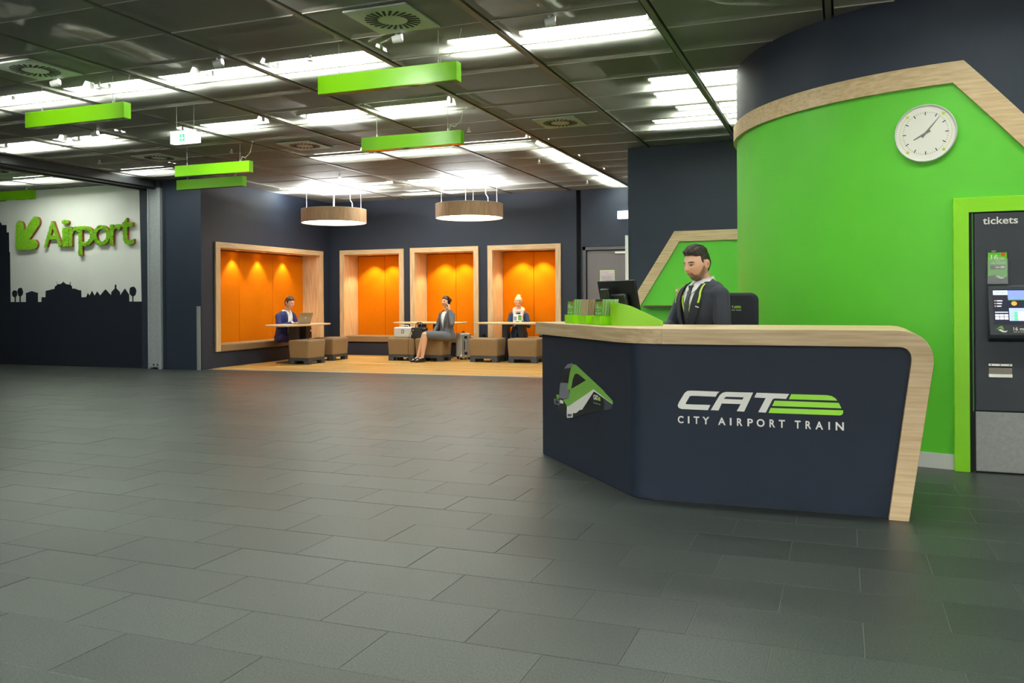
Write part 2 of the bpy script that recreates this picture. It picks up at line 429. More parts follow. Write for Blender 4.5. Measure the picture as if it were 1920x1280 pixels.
outline = SKY + [(-11.895, ZC-0.005), (-16.6, ZC-0.005), (-16.6, 2.70), (-16.0, 2.70), (-15.9, 2.78), (-15.385, 2.78), (-15.355, 2.728), (-15.231, 2.724), (-15.231, 2.58), (-15.168, 2.578), (-15.162, 2.191), (-15.142, 2.191)]
MB().prism(outline, 'y', YA-0.006, YA).build('mural_white_field', white_paint, wl)
# navy lower field of the mural, darker vinyl
low = [(-20, 0.0), (-11.86, 0.0), (-11.86, 1.209)] + [(x, z-0.001) for x, z in SKY[::-1]] + [(-15.14, 2.19), (-15.163, 2.19), (-15.17, 2.577), (-15.232, 2.579), (-15.232, 2.723), (-15.356, 2.727), (-15.386, 2.779), (-15.9, 2.779), (-16.0, 2.699), (-20, 2.699)]
MB().prism(low, 'y', YA-0.004, YA).build('mural_skyline', mural_navy, wl)
def blob2d(cx, cz, rx, rz, seed, n=22):
    rnd = random.Random(seed)
    return [(cx+rx*(1+rnd.uniform(-.1, .08))*math.cos(2*PI*i/n), cz+rz*(1+rnd.uniform(-.1, .08))*math.sin(2*PI*i/n)) for i in range(n)]
for (cx, cz, rx, rz, tx, tw, zb) in ((-15.025, 1.378, .072, .070, -15.011, .018, 1.21), (-14.874, 1.408, .075, .086, -14.879, .018, 1.21), (-12.057, 1.395, .082, .095, -12.056, .013, 1.205)):
    mb = MB(); mb.prism(blob2d(cx, cz, rx, rz, int(cx*100)), 'y', YA-0.009, YA); mb.prism([(tx-tw, zb), (tx+tw, zb), (tx+tw, cz), (tx-tw, cz)], 'y', YA-0.0085, YA)
    mb.build('mural_tree', mural_navy, wl)
# sliding gate guide, a steel column at the corner of the passage
g = thing('gate_guide', 'tall pale grey steel guide column between mural and lounge wall', 'column', (-11.475, 12.09, 0))
MB().box(-0.15, -0.12, -0.06, 0.04, 0, 3.30).box(-0.12, 0.075, -0.045, 0.04, 0.03, 3.30).build('profile', galv, g, bev=0.004)
MB().box(0.09, 0.15, -0.07, 0.04, 0.0, 3.30).build('cover_strip', galv, g, bev=0.004)
MB().box(0.075, 0.09, -0.02, 0.04, 0, 3.30).build('groove', dark_gap, g)
for x in (-0.06, 0.03): MB().prism([(x, 0.09), (x+0.045, 0.09), (x+0.035, 0.05)], 'y', -0.05, -0.044).build('clip', dark_gap, g)
b = MB().box(-0.2, 0.16, -0.1, 0.04, 3.24, ZC).build('head_bracket', base_grey, g)
jw = MB().box(-11.30, -10.45, 12.06, YA, 0, ZC-0.01).build('wall_passage', mat('navy_passage_paint', S(27, 38, 56), 0.6, bump=0.1, bscale=260)); struct(jw, 'navy return wall beside the steel guide column')
MB().box(-11.24, -11.236, 12.058, 12.06, 0, 3.2).build('panel_joint', dark_gap, jw)
MB().box(-11.236, -10.5, 12.058, 12.06, 0.434, 0.437).build('panel_joint', navy, jw)
cg = MB().box(-0.045, 0.035, -0.03, 0.06, 0, 1.12).build('corner_guard', alum, None, bev=0.006)
cg.location = (-10.50, 12.075, 0); tag(cg, 'waist-high metal corner guard at the lounge entrance edge', 'corner guard')
# dark beam above
bmo = MB().box(-11.86, -11.38, -8, YA, 3.24, ZC+0.02).box(-11.80, -11.72, -8, YA, 3.215, 3.24).box(-11.52, -11.44, -8, YA, 3.215, 3.24).build('trim_2', mat('dark_beam', S(52, 54, 58), 0.5)); struct(bmo, 'dark gate track running along the ceiling')

# ---- lounge walls with alcoves
def alcove(root_loc, rz, s0, s1, z0, z1, npan, seams, ndl, label, fw_l=0.11, fw_t=0.10, D=0.60, lf=0.30, cone=84, en=62):
    """wood lined alcove; local x along the wall, local -y towards the room, wall face at y=0"""
    t = thing('seating_alcove', label, 'alcove', root_loc, rz, 'oak framed seating alcoves')
    pr_ = -0.035
    def board(nm, x0, x1, za, zb, m):
        MB().box(x0, x1, pr_, D, za, zb).build(nm, m, t, bev=0.004)
    board('side_board', s0, s0+fw_l, z0, z1-fw_t, wood_z)
    board('side_board', s1-fw_l, s1, z0, z1-fw_t, wood_z)
    board('top_board', s0, s1, z1-fw_t, z1, wood_x)
    a, bb = s0+fw_l, s1-fw_l
    xs = [a]+[a+(bb-a)*q for q in seams]+[bb]
    for x0, x1 in zip(xs, xs[1:]):
        MB().box(x0+0.003, x1-0.003, D-0.055, D-0.005, z0+0.10, z1-fw_t-0.012).build('back_panel', orange_felt, t, bev=0.012, seg=3)
    MB().box(a, bb, D-0.004, D+0.02, z0, z1).build('backing', dark_gap, t)
    MB().box(a+0.002, bb-0.002, -0.03, D-0.06, z0-0.01, z0+0.125).build('seat_cushion', brown_fabric, t, bev=0.022, seg=3)
    MB().box(a, bb, 0.0, D, z0-0.03, z0-0.011).build('bench_board', base_grey, t)
    for q in ndl:
        x = a+(bb-a)*q
        dl = MB().lathe([(0.030, 0.0), (0.043, -0.006), (0.045, 0.004)], (x, lf, z1-fw_t-0.002), 20).build('downlight', white_metal, t, smooth=True)
        MB().lathe([(0.0005, 0), (0.030, 0)], (x, lf, z1-fw_t-0.004), 20).build('lens', emis('warm_lens', (1.0, 0.80, 0.52, 1), 30), dl)
        sp = bpy.data.lights.new('downlight_spot', 'SPOT'); sp.energy = en; sp.color = (1.0, 0.78, 0.44); sp.spot_size = math.radians(cone+14); sp.spot_blend = 0.55; sp.shadow_soft_size = 0.02
        so = bpy.data.objects.new('downlight_spot', sp); col.objects.link(so); so.parent = t; so.location = (x, lf, z1-fw_t-0.02)
    return t
def wall_with_holes(name, x0, x1, holes, rz, loc, thick=0.15):
    """wall in local x/z with rectangular holes; face at y=0, body behind"""
    mb = MB(); xs = x0
    for (a, b_, z0, z1) in holes:
        mb.box(xs, a, 0, thick, 0, ZC+0.02); mb.box(a, b_, 0, thick, 0, z0); mb.box(a, b_, 0, thick, z1, ZC+0.02); xs = b_
    mb.box(xs, x1, 0, thick, 0, ZC+0.02)
    o = mb.build(name, navy); o.location = loc; o.rotation_euler = (0, 0, rz)
    return struct(o)
A1 = Vector((-10.53, 12.25, 0)); B1 = Vector((-10.635, 16.38, 0)); e1 = (B1-A1).normalized(); rz1 = math.atan2(e1.y, e1.x)
H1 = (0.25, 3.83, 0.295, 2.28)
w = wall_with_holes('wall_lounge_side', 0.0, 4.2, [(H1[0]+.01, H1[1]-.01, H1[2], H1[3]-.01)], rz1, A1, 0.18); w['label'] = 'navy side wall of the lounge with a wide alcove'
alcove(A1, rz1, *H1, 3, (0.335, 0.665), (0.27, 0.51, 0.77), 'wide orange alcove where the man with the laptop sits', fw_l=0.13, D=0.46, lf=0.26, cone=70, en=46)
HS = [(-10.354, -8.766, 0.30, 2.305), (-8.608, -7.018, 0.30, 2.312), (-6.812, -5.23, 0.30, 2.315)]
w = wall_with_holes('wall_back', -10.635, -4.905, [(a+.01, b_-.01, c, d-.01) for a, b_, c, d in HS], 0, (0, YB, 0), 0.18); w['label'] = 'navy back wall of the lounge with three alcoves'
labs = ['narrow orange alcove with nobody in it, left of three', 'orange alcove behind the woman on the phone', 'orange alcove where the blonde woman reads']
for hs, lb in zip(HS, labs):
    alcove((0, YB, 0), 0, *hs, 2, (0.513,), (0.335, 0.67), lb)
# column slot and the wall with the door
o = MB().box(-4.905, -4.81, YB+0.10, YB+0.2, 0, ZC).build('wall_slot', dark_gap); struct(o, 'dark vertical recess beside the door wall')
o = MB().box(-4.81, -4.785, YB, YB+0.18, 0, ZC).box(-4.785, -2.5, YB, YB+0.18, 2.235, ZC).box(-2.9, -2.5, YB, YB+.18, 0, 2.235).build('wall_door', navy); struct(o, 'navy wall above the grey door')
d1 = MB().box(-4.70, -3.0, YB+0.05, YB+0.10, 0.0, 2.15).build('door_1', door_grey); struct(d1, 'grey door with a notice at the end of the lounge')
MB().box(-4.785, -4.72, YB+0.01, YB+0.12, 0, 2.235).box(-4.785, -2.9, YB+0.01, YB+0.12, 2.165, 2.235).build('door_frame', door_frame, d1, bev=0.004)
MB().box(-4.72, -4.70, YB+0.06, YB+0.11, 0, 2.165).box(-4.72, -3.0, YB+0.06, YB+0.11, 2.15, 2.165).build('shadow_gap', dark_gap, d1)
MB().box(-4.13, -3.88, YB+0.02, YB+0.05, 2.085, 2.125).build('door_closer', white_metal, d1, bev=0.004)
nt_ = thing('door_notice', 'framed paper notice with pale green edge on the grey door', 'notice', (-4.29, YB+0.05, 1.55))
MB().box(-0.15, 0.15, -0.012, 0, -0.21, 0.215).build('frame', mat('pale_green_edge', S(206, 226, 170), 0.5), nt_, bev=0.002)
MB().box(-0.138, 0.138, -0.014, -0.012, -0.2, 0.203).build('sheet', mat('lilac_paper', S(196, 188, 200), 0.6), nt_)
for i, (xa, xb) in enumerate(((0.03, 0.12), (-0.11, -0.03))): MB().box(xa, xb, -0.0155, -0.014, 0.165-i*0.035, 0.173-i*0.035).build('print_line', paper, nt_)
for i in range(5): MB().box(-0.11, 0.11 if i % 2 else 0.08, -0.0155, -0.014, 0.09-i*0.025, 0.095-i*0.025).build('print_line', grey_print, nt_)
ex = thing('door_exit_light', 'glowing white exit light box above the grey door', 'exit sign', (-3.88, YB-0.03, 2.83))
MB().box(-0.17, 0.17, -0.05, 0.03, -0.075, 0.075).build('housing', emis('exit_white', (0.93, 1.0, 0.9, 1), 3.2), ex, bev=0.01)
MB().box(-0.09, -0.07, -0.03, 0.0, -0.11, -0.075).build('bracket', base_grey, ex)
# ---- navy wall with green arch behind the desk
wr = MB().box(-2.86, 2.5, YR, YR+0.2, 0, ZC+0.02).build('wall_desk', navy); struct(wr, 'navy wall behind the desk with a green arch panel')
o = MB().box(-2.86, -2.66, YR+0.2, YB, 0, ZC).build('wall_corridor', navy); struct(o, 'navy side wall of the corridor to the door')
o = MB().box(-2.905, -2.855, YR-0.015, YR+0.05, 0, 2.12).build('trim_3', steel, bev=0.004); struct(o, 'brushed steel corner guard on the navy wall edge')
arch = [(-3.0+0.29, 0.0), (-2.71, 1.20), (-2.118, 2.006), (0.2, 2.012), (0.2, 0.0)]
MB().prism(arch, 'y', YR-0.02, YR).build('green_panel', green_wall, wr)
oa = [(-2.71, 1.317), (-2.19, 2.152), (0.2, 2.158), (0.2, 2.010), (-2.118, 2.005), (-2.60, 1.205), (-2.85, 0.9), (-2.85, 1.10)]
oa = [(-2.86, 1.09), (-2.19, 2.152), (0.2, 2.158), (0.2, 2.010), (-2.118, 2.005), (-2.76, 0.97), (-2.86, 0.97)]
MB().prism(oa, 'y', YR-0.045, YR-0.0).build('arch_trim', wood_x, wr, bev=0.003)
sh = MB().box(-2.62, 0.2, YR-0.14, YR-0.02, 1.085, 1.108).build('wall_shelf', wood_dark, None, bev=0.003); tag(sh, 'thin brown shelf on the green panel behind the clerk', 'shelf')
cb = thing('card_box', 'small tan cardboard box standing on the brown shelf behind the clerk', 'box', (-2.06, YR-0.085, 1.222))
MB().box(-0.1, 0.16, -0.045, 0.045, 0, 0.122).build('carton', mat('tan_card', S(196, 162, 122), 0.8), cb, bev=0.003)
MB().box(-0.1, -0.07, -0.046, -0.045, 0.085, 0.105).build('tape', paper, cb)
gb = thing('green_box', 'green box on the brown shelf carrying the tan carton', 'box', (-2.06, YR-0.085, 1.108))
MB().box(-0.105, 0.2, -0.05, 0.055, 0, 0.112).build('body', mat('green_card', S(86, 190, 50), 0.5), gb, bev=0.003); MB().box(-0.11, 0.205, -0.052, 0.058, 0.105, 0.114).build('lid', mat('green_card2', S(80, 180, 46), 0.5), gb)
# ---- curved wall
CCX, CCY, CR = 1.173, 8.791, 2.122
def zsplit(a):
    x = CCX+CR*math.cos(a)
    if math.sin(a) > 0: return 2.775
    return 2.775 if x < 0.775 else max(1.2, 2.775-1.165*(x-0.775))
ang = [PI*0.5+2*PI*i/144 for i in range(145)]
mb = MB()
for a, b_ in zip(ang, ang[1:]):
    pa = (CCX+CR*math.cos(a), CCY+CR*math.sin(a)); pb = (CCX+CR*math.cos(b_), CCY+CR*math.sin(b_)); za, zb = zsplit(a), zsplit(b_)
    mb.mi = 0; mb.add([(pa[0], pa[1], 0), (pb[0], pb[1], 0), (pb[0], pb[1], zb), (pa[0], pa[1], za)], [(0, 1, 2, 3)])
    mb.mi = 1; mb.add([(pa[0], pa[1], za), (pb[0], pb[1], zb), (pb[0], pb[1], ZC+.02), (pa[0], pa[1], ZC+.02)], [(0, 1, 2, 3)])
mb2 = mb; me_ = mb2.mesh('wall_right', [green_wall, navy]); wc = bpy.data.objects.new('wall_right', me_); col.objects.link(wc)
bm = bmesh.new(); bm.from_mesh(me_); bmesh.ops.remove_doubles(bm, verts=bm.verts[:], dist=1e-4); bmesh.ops.recalc_face_normals(bm, faces=bm.faces[:]); bm.to_mesh(me_); bm.free()
me_.polygons.foreach_set('use_smooth', [True]*len(me_.polygons)); struct(wc, 'curved wall, green below and navy above the oak trim')
def curved_band(name, a0, a1, zlo, zhi, r0, r1, m, n=60):
    mb = MB(); vs = []
    for i in range(n+1):
        a = a0+(a1-a0)*i/n; x = CCX+CR*math.cos(a)
        for (r, z) in ((r0, zlo(x)), (r1, zlo(x)), (r1, zhi(x)), (r0, zhi(x))): vs.append((CCX+r*math.cos(a), CCY+r*math.sin(a), z))
    fs = [(i*4+j, i*4+(j+1) % 4, (i+1)*4+(j+1) % 4, (i+1)*4+j) for i in range(n) for j in range(4)]
    fs += [(3, 2, 1, 0), (n*4, n*4+1, n*4+2, n*4+3)]
    mb.add(vs, fs); return mb.build(name, m, smooth=True, angle=35)
def ang_at_x(x): return -math.acos((x-CCX)/CR)
am = ang_at_x(0.775)
mbd = MB(); n = 70; vs = []
for i in range(n+1):
    q = i/n
    for (r, xe, z) in ((CR-0.02, 0.742, 2.703), (CR+0.03, 0.742, 2.703), (CR+0.03, 0.808, 2.85), (CR-0.02, 0.808, 2.85)):
        a0 = ang_at_x(xe); a = a0+(-PI*1.25-a0)*q; vs.append((CCX+r*math.cos(a), CCY+r*math.sin(a), z))
fs = [(i*4+j, i*4+(j+1) % 4, (i+1)*4+(j+1) % 4, (i+1)*4+j) for i in range(n) for j in range(4)] + [(3, 2, 1, 0), (n*4, n*4+1, n*4+2, n*4+3)]
o = mbd.add(vs, fs).build('trim_4', wood_x, smooth=True, angle=35); struct(o, 'oak trim band curving around the green wall')
sl = 1.165
dgl = lambda off: (lambda x: 2.775-sl*(x-0.775)+off)
# the diagonal limb, mitred to the band
mbd = MB(); n = 24; vs = []
for i in range(n+1):
    q = i/n
    lo = (0.742+q*1.15, 2.703-q*1.15*sl); hi = (0.808+q*1.15, 2.85-q*1.15*sl)
    for (r, p_) in ((CR-0.02, lo), (CR+0.03, lo), (CR+0.03, hi), (CR-0.02, hi)):
        a = ang_at_x(p_[0]); vs.append((CCX+r*math.cos(a), CCY+r*math.sin(a), p_[1]))
fs = [(i*4+j, i*4+(j+1) % 4, (i+1)*4+(j+1) % 4, (i+1)*4+j) for i in range(n) for j in range(4)] + [(3, 2, 1, 0), (n*4, n*4+1, n*4+2, n*4+3)]
o = mbd.add(vs, fs).build('trim_5', wood_x, smooth=True, angle=35); struct(o, 'oak trim running down diagonally beside the clock')
o = curved_band('baseboard_right', ang_at_x(0.735), -PI*1.25, lambda x: 0.0, lambda x: 0.107, CR-0.01, CR+0.008, mat('bright_steel_skirting', S(236, 234, 230), 0.35, 0.25)); struct(o, 'brushed steel skirting of the green wall')
# ---- far enclosing walls (out of view)
for nm, bx_ in (('wall_west', (-20.2, -20, -8, YA, 0, ZC)), ('wall_east', (6, 6.2, -8, 12.2, 0, ZC)), ('wall_south', (-20, 6, -8.2, -8, 0, ZC))):
    o = MB().box(*bx_).build(nm, mat('pale_hall_paint', S(206, 207, 203), 0.7)); struct(o, nm.replace('_', ' ')+' of the hall in grey paint')

# ---- ceiling: rails, mesh panels
ceil = MB().box(-20.2, 6.2, -8.2, 17.4, 4.75, 4.9).build('ceiling', slab_mat); struct(ceil, 'concrete soffit above a suspended metal mesh ceiling')
RX = [-1.32-1.2425*i for i in range(-6, 16)]
for x in RX:
    mb = MB(); mb.box(x-0.022, x+0.022, -8, YB+0.02, ZC-0.012, ZC+0.05)
    mb.build('rail', rail_mat, ceil, bev=0.002)
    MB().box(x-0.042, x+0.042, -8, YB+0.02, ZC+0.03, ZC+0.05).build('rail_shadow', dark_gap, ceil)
JY0, JP = 5.445, 0.6885
pw, pl = 1.2425-0.085, JP-0.006
pm = MB()
pm.mi = 0; pm.add([(-pw/2, -pl/2, 0), (pw/2, -pl/2, 0), (pw/2, pl/2, 0), (-pw/2, pl/2, 0)], [(3, 2, 1, 0)])
pm.mi = 1
pm.box(-pw/2, pw/2, -pl/2, -pl/2+0.006, -0.006, 0.026).box(-pw/2, pw/2, pl/2-0.004, pl/2, 0, 0.026)
pm.box(-pw/2-0.003, -pw/2, -pl/2, pl/2, 0, 0.026).box(pw/2, pw/2+0.003, -pl/2, pl/2, 0, 0.026)
panel_me = pm.mesh('ceiling_panel', [mesh_mat, lip_mat])
cand = []; back = MB()
for i in range(len(RX)-1):
    xc = (RX[i]+RX[i+1])/2
    for j in range(-20, 16):
        yc = JY0+JP*(j+0.5)
        if yc > YB: continue
        p = project((xc, yc, ZC))
        ok = p and -120 < p[0] < 2000 and p[1] > -60 and not (xc < -10.6 and yc > YA+0.3) and not (xc > -2.7 and yc > YR+0.2) and math.hypot(xc-CCX, yc-CCY) > CR-0.9
        cand.append((p[2] if ok else 1e9, xc, yc))
cand.sort()
for k, (dd, xc, yc) in enumerate(cand):
    rot_ = 0
    if k < 296 and dd < 1e8:
        o = bpy.data.objects.new('ceiling_panel', panel_me); col.objects.link(o); o.parent = ceil; o.location = (xc, yc, ZC+random.uniform(-.002, .002))
    elif yc > 1.6 and math.hypot(xc-CCX, yc-CCY) > CR-1.2:
        back.mi = 0; back.add([(xc-pw/2, yc-pl/2, ZC), (xc+pw/2, yc-pl/2, ZC), (xc+pw/2, yc+pl/2, ZC), (xc-pw/2, yc+pl/2, ZC)], [(3, 2, 1, 0)])
tag(back.build('ceiling_panels_beyond', [mesh_mat], ceil), kind='stuff')

# ================================================================== CEILING FITTINGS
tube_mat = emis('fluorescent_tube', (0.93, 1.0, 0.90, 1), TUBE)
rear_fill_mat = emis('rear_fill_panel', (0.97, 1.0, 0.94, 1), REAR_FILL)
def tube_light(x0, x1, y, z=3.445, label=None, along='x', group='fluorescent lights above the mesh ceiling', lm=None):
    if lm is None: x0, x1, y = x0*1.03, x1*1.03, y*1.03
    L = abs(x1-x0)
    if along == 'x': t = thing('ceiling_light', label, 'ceiling light', ((x0+x1)/2, y, z), 0, group)
    else: t = thing('ceiling_light', label, 'ceiling light', (y, (x0+x1)/2, z), PI/2, group)
    MB().prism([(-0.125, 0.0), (-0.09, 0.07), (0.09, 0.07), (0.125, 0.0), (0.118, 0.0), (0.085, 0.063), (-0.085, 0.063), (-0.118, 0.0)], 'x', -L/2, L/2).build('reflector', white_metal, t)
    MB().add([(-L/2+0.03, -0.085, 0.05), (L/2-0.03, -0.085, 0.05), (L/2-0.03, 0.085, 0.05), (-L/2+0.03, 0.085, 0.05)], [(3, 2, 1, 0)]).build('light_panel', lm or tube_mat, t)
    for s_ in (-1, 1): MB().box(s_*(L/2-0.015)-0.015, s_*(L/2-0.015)+0.015, -0.03, 0.03, 0.0, 0.06).build('socket', white_metal, t)
    return t
rowA = [(-9.6, -8.4), (-8.3, -7.1), (-6.95, -5.75), (-5.65, -4.95), (-4.9, -3.75), (-3.1, -2.55), (-2.45, -1.38)]
namesA = ['fluorescent tube light at the far left of the nearest ceiling row', 'fluorescent tube light above the left lime bar, beside the round-slotted vent', 'fluorescent tube light right of the left lime bar in the nearest row',
          'short fluorescent light left of the long lime bar in the nearest row', 'bright fluorescent tube light just behind the largest lime bar', 'short fluorescent light right of the largest square vent', 'long fluorescent tube light in the nearest row by the curved wall']
for (a, b_), lb in zip(rowA, namesA): tube_light(a, b_, 6.62, label=lb)
rowB = [(-10.9, -9.7), (-9.55, -8.75), (-7.8, -6.5), (-5.95, -5.05), (-4.95, -4.0)]
namesB = ['fluorescent light at the left edge of the second ceiling row', 'fluorescent light under the left lime bar in the second row', 'fluorescent light beside the hanging exit sign', 'fluorescent light below the largest lime bar in the second row, left piece', 'fluorescent light below the largest lime bar in the second row, right piece']
for (a, b_), lb in zip(rowB, namesB): tube_light(a, b_, 8.60, label=lb)
for (a, b_), y, lb in (((-1.78, -0.62), 8.50, 'fluorescent light beside the curved wall, nearest the viewer'), ((-1.85, -0.65), 9.12, 'fluorescent light beside the curved wall, second from the viewer'), ((-1.75, -0.6), 9.85, 'fluorescent light beside the curved wall, third from the viewer'), ((-2.15, -1.0), 10.50, 'fluorescent light in the ceiling nearest the navy desk wall')):
    tube_light(a, b_, y, label=lb)
rowC = [(-13.9, -12.2), (-11.3, -10.05), (-7.35, -6.5), (-6.4, -5.0), (-4.9, -3.95)]
namesC = ['fluorescent light left of the dark beam near the mural', 'fluorescent light right of the dark beam before the lounge', 'fluorescent light in the third row left of the mid lime bar', 'fluorescent light in the third row behind the mid lime bar', 'fluorescent light in the third row right of the mid lime bar']
for (a, b_), lb in zip(rowC, namesC): tube_light(a, b_, 10.95, label=lb)
for (a, b_), y, lb in (((-10.2, -9.2), 14.0, 'fluorescent light over the lounge above the left drum lamp'), ((-8.7, -7.8), 14.05, 'fluorescent light over the lounge between the drum lamps'), ((-7.4, -6.2), 14.0, 'fluorescent light over the lounge above the right drum lamp'), ((-8.1, -6.9), 15.25, 'fluorescent light over the lounge nearest the back wall')):
    tube_light(a, b_, y, label=lb)
for (a, b_), lb in (((11.3, 12.6), 'fluorescent light along the ceiling rail, nearest of three'), ((12.8, 14.0), 'fluorescent light along the ceiling rail, middle of three'), ((14.3, 15.7), 'fluorescent light along the ceiling rail, farthest of three')):
    tube_light(a, b_, -3.86, label=lb, along='y')
# row overhead, just above the frame
for a, b_, lb in ((-1.75, -0.45, 'fluorescent light above the desk, out of the picture'), (-0.2, 1.1, 'fluorescent light above the curved wall front, out of the picture'), (1.3, 2.6, 'fluorescent light above the ticket machine, out of the picture')):
    tube_light(a, b_, 5.15, label=lb)
# fill rows added behind the viewpoint, extra bright for surfaces that face it
for k, y in enumerate((-1.4, -3.4, -5.4, -7.2)):
    for x in (-13, -10, -7, -4.4, -1.9, 0.7, 3.4):
        tube_light(x-0.65, x+0.65, y, z=3.40, label='added fill light behind the viewpoint, unseen, brightening surfaces that face it', group='added fill lights behind the viewpoint', lm=rear_fill_mat)
# square swirl vents
def vent(x, y, label, s=0.29):
    t = thing('air_vent', label, 'vent', (x, y, ZC-0.008), 0, 'square swirl vents in the ceiling')
    MB().box(-0.265, 0.265, -s, s, -0.010, 0.004).build('plate', vent_paint, t, bev=0.003)
    for i in range(24):
        a = 2*PI*i/24
        c, s_ = math.cos(a), math.sin(a); tw = 0.35
        d = Vector((math.cos(a+tw), math.sin(a+tw))); nrm = Vector((-d.y, d.x)); p0 = Vector((c, s_))*0.115
        q = [p0+nrm*0.009, p0+d*0.10+nrm*0.011, p0+d*0.10-nrm*0.011, p0-nrm*0.009]
        MB().prism([(v.x, v.y) for v in q], 'z', -0.0125, -0.0095).build('slot', vent_dark, t)
    return t
vent(-3.187, 5.80, 'largest square swirl vent, at the top of the ceiling view')
vent(-6.93, 5.82, 'square swirl vent at the left, above the left lime bar')
vent(-3.18, 9.97, 'square swirl vent nearest the navy desk wall')
vent(-6.93, 10.08, 'square swirl vent between the exit sign and the mid lime bar')
vent(-9.50, 10.08, 'square swirl vent behind the hanging exit sign')
vent(-12.9, 10.05, 'square swirl vent at the left edge beyond the dark beam')
# lime bars
def lime_bar(x0, x1, y, label):
    t = thing('lime_bar', label, 'hanging bar', ((x0+x1)/2, y, 2.95), 0, 'lime bars hung from the ceiling')
    L = (x1-x0)/2
    MB().box(-L, L, 0, 0.09, 0, 0.15).build('body', lime, t, bev=0.0025)
    MB().box(-L+0.01, L-0.01, 0.008, 0.082, -0.003, 0.0).build('underside', mat('bar_underside', S(120, 150, 40), 0.1, metal=0.3), t)
    for s_ in (-1, 1):
        x = s_*(L-0.18)
        MB().cyl((x, 0.045, 0.15), (x, 0.045, ZC-2.95+0.01), 0.0022, n=6).build('wire', wire_mat, t)
        MB().cyl((x, 0.045, 0.15), (x, 0.045, 0.185), 0.008, 0.005, n=8).build('ferrule', white_metal, t)
    MB().tube([(L-0.17, 0.05, 0.15), (L-0.15, 0.05, 0.22), (L-0.10, 0.05, 0.20), (L-0.02, 0.05, 0.26), (L+0.02, 0.06, 0.42)], 0.003, 6).build('cable', white_metal, t)
    return t
lime_bar(-4.107, -2.822, 6.165, 'largest lime green hanging bar, nearest the viewer')
lime_bar(-7.57, -6.297, 6.235, 'lime green hanging bar at the left, under the left swirl vent')
lime_bar(-5.205, -3.935, 8.70, 'lime green hanging bar in the middle, above the drum lamps')
lime_bar(-8.68, -7.42, 9.50, 'upper of the two lime green bars hanging close together')
lime_bar(-9.68, -8.42, 10.63, 'lower of the two lime green bars hanging close together')
lime_bar(-13.95, -12.67, 10.55, 'lime green hanging bar cut by the left edge before the mural')
# hanging exit sign
ex = thing('exit_sign', 'hanging white exit sign box with green running pictogram', 'exit sign', (-6.75, 7.52, 2.955))
MB().box(-0.18, 0.18, 0, 0.075, 0, 0.115).build('light_box', emis('exit_glow', (0.95, 1.0, 0.92, 1), 1.6), ex, bev=0.004)
MB().box(-0.183, 0.183, -0.003, 0.078, 0.115, 0.14).build('top_cap', white_metal, ex, bev=0.003)
eg = emis('exit_green', (0.02, 0.62, 0.18, 1), 0.9)
MB().box(-0.045, 0.02, -0.003, 0, 0.02, 0.10).build('pictogram_field', eg, ex)
MB().box(-0.035, 0.01, -0.0045, -0.003, 0.05, 0.06).box(-0.017, -0.007, -0.0045, -0.003, 0.03, 0.09).add([(-0.03, -0.0046, 0.062), (0.006, -0.0046, 0.062), (-0.012, -0.0046, 0.034)], [(0, 1, 2)]).build('arrow', emis('exit_white2', (1, 1, 1, 1), 1.5), ex)
MB().box(-0.10, -0.094, -0.003, 0, 0.015, 0.10).build('side_mark', eg, ex)
for x in (-0.12, 0.12): MB().cyl((x, 0.035, 0.14), (x, 0.035, ZC-2.955), 0.002, n=6).build('wire', wire_mat, ex)
# sprinklers and small ceiling spotlights
def sprinkler(x, y, label):
    t = thing('sprinkler', label, 'sprinkler', (x, y, ZC), 0, 'sprinkler heads below the ceiling')
    MB().cyl((0, 0, 0.25), (0, 0, -0.03), 0.011, n=10).build('stem', steel, t); MB().cyl((0, 0, -0.05), (0, 0, -0.053), 0.026, n=14).build('deflector', steel, t)
    MB().tube([(-0.014, 0, -0.02), (-0.02, 0, -0.035), (-0.004, 0, -0.052)], 0.003, 6).tube([(0.014, 0, -0.02), (0.02, 0, -0.035), (0.004, 0, -0.052)], 0.003, 6).build('yoke', steel, t)
for x, y, lb in ((-6.84, 6.46, 'sprinkler head left of the left lime bar'), (-4.34, 6.40, 'sprinkler head before the bright light left of the largest lime bar'), (-8.08, 9.96, 'sprinkler head above the pair of lime bars'), (-10.52, 9.94, 'sprinkler head right of the dark beam'),
                 (-8.03, 12.7, 'sprinkler head above the left drum lamp'), (-4.37, 12.6, 'sprinkler head near the rail lights, nearer one'), (-4.34, 15.2, 'sprinkler head near the rail lights, farther one'), (-4.35, 9.87, 'sprinkler head right of the middle lime bar')):
    sprinkler(x, y, lb)
def small_spot(x, y, label):
    t = thing('ceiling_spotlight', label, 'spotlight', (x, y, ZC), 0.3, 'small white ceiling spotlights')
    MB().cyl((0, 0, 0), (0, 0, -0.035), 0.012, n=10).build('mount', white_metal, t)
    MB().cyl((-0.035, 0, -0.055), (0.045, 0, -0.04), 0.028, 0.036, n=16).build('head', white_metal, t)
    MB().cyl((0.046, 0, -0.04), (0.048, 0, -0.04), 0.03, n=16).build('lens', emis('spot_lens', (1, 1, 1, 1), 4), t)
def aimed_spot(x, y, target, energy, label):
    small_spot(x, y, label)
    l = bpy.data.lights.new('spot_beam', 'SPOT'); l.energy = energy; l.spot_size = math.radians(58); l.spot_blend = 0.8; l.shadow_soft_size = 0.03; l.color = (1.0, 0.98, 0.92)
    o = bpy.data.objects.new('spot_beam', l); col.objects.link(o); o.location = (x, y, ZC-0.075)
    o.rotation_euler = (Vector(target)-o.location).to_track_quat('-Z', 'Y').to_euler()
aimed_spot(-3.81, 4.75, (-3.6, 6.165, 3.03), 130, 'small white spotlight aimed at the largest lime bar')
aimed_spot(-7.0, 4.85, (-6.95, 6.235, 3.03), 130, 'small white spotlight aimed at the left lime bar')
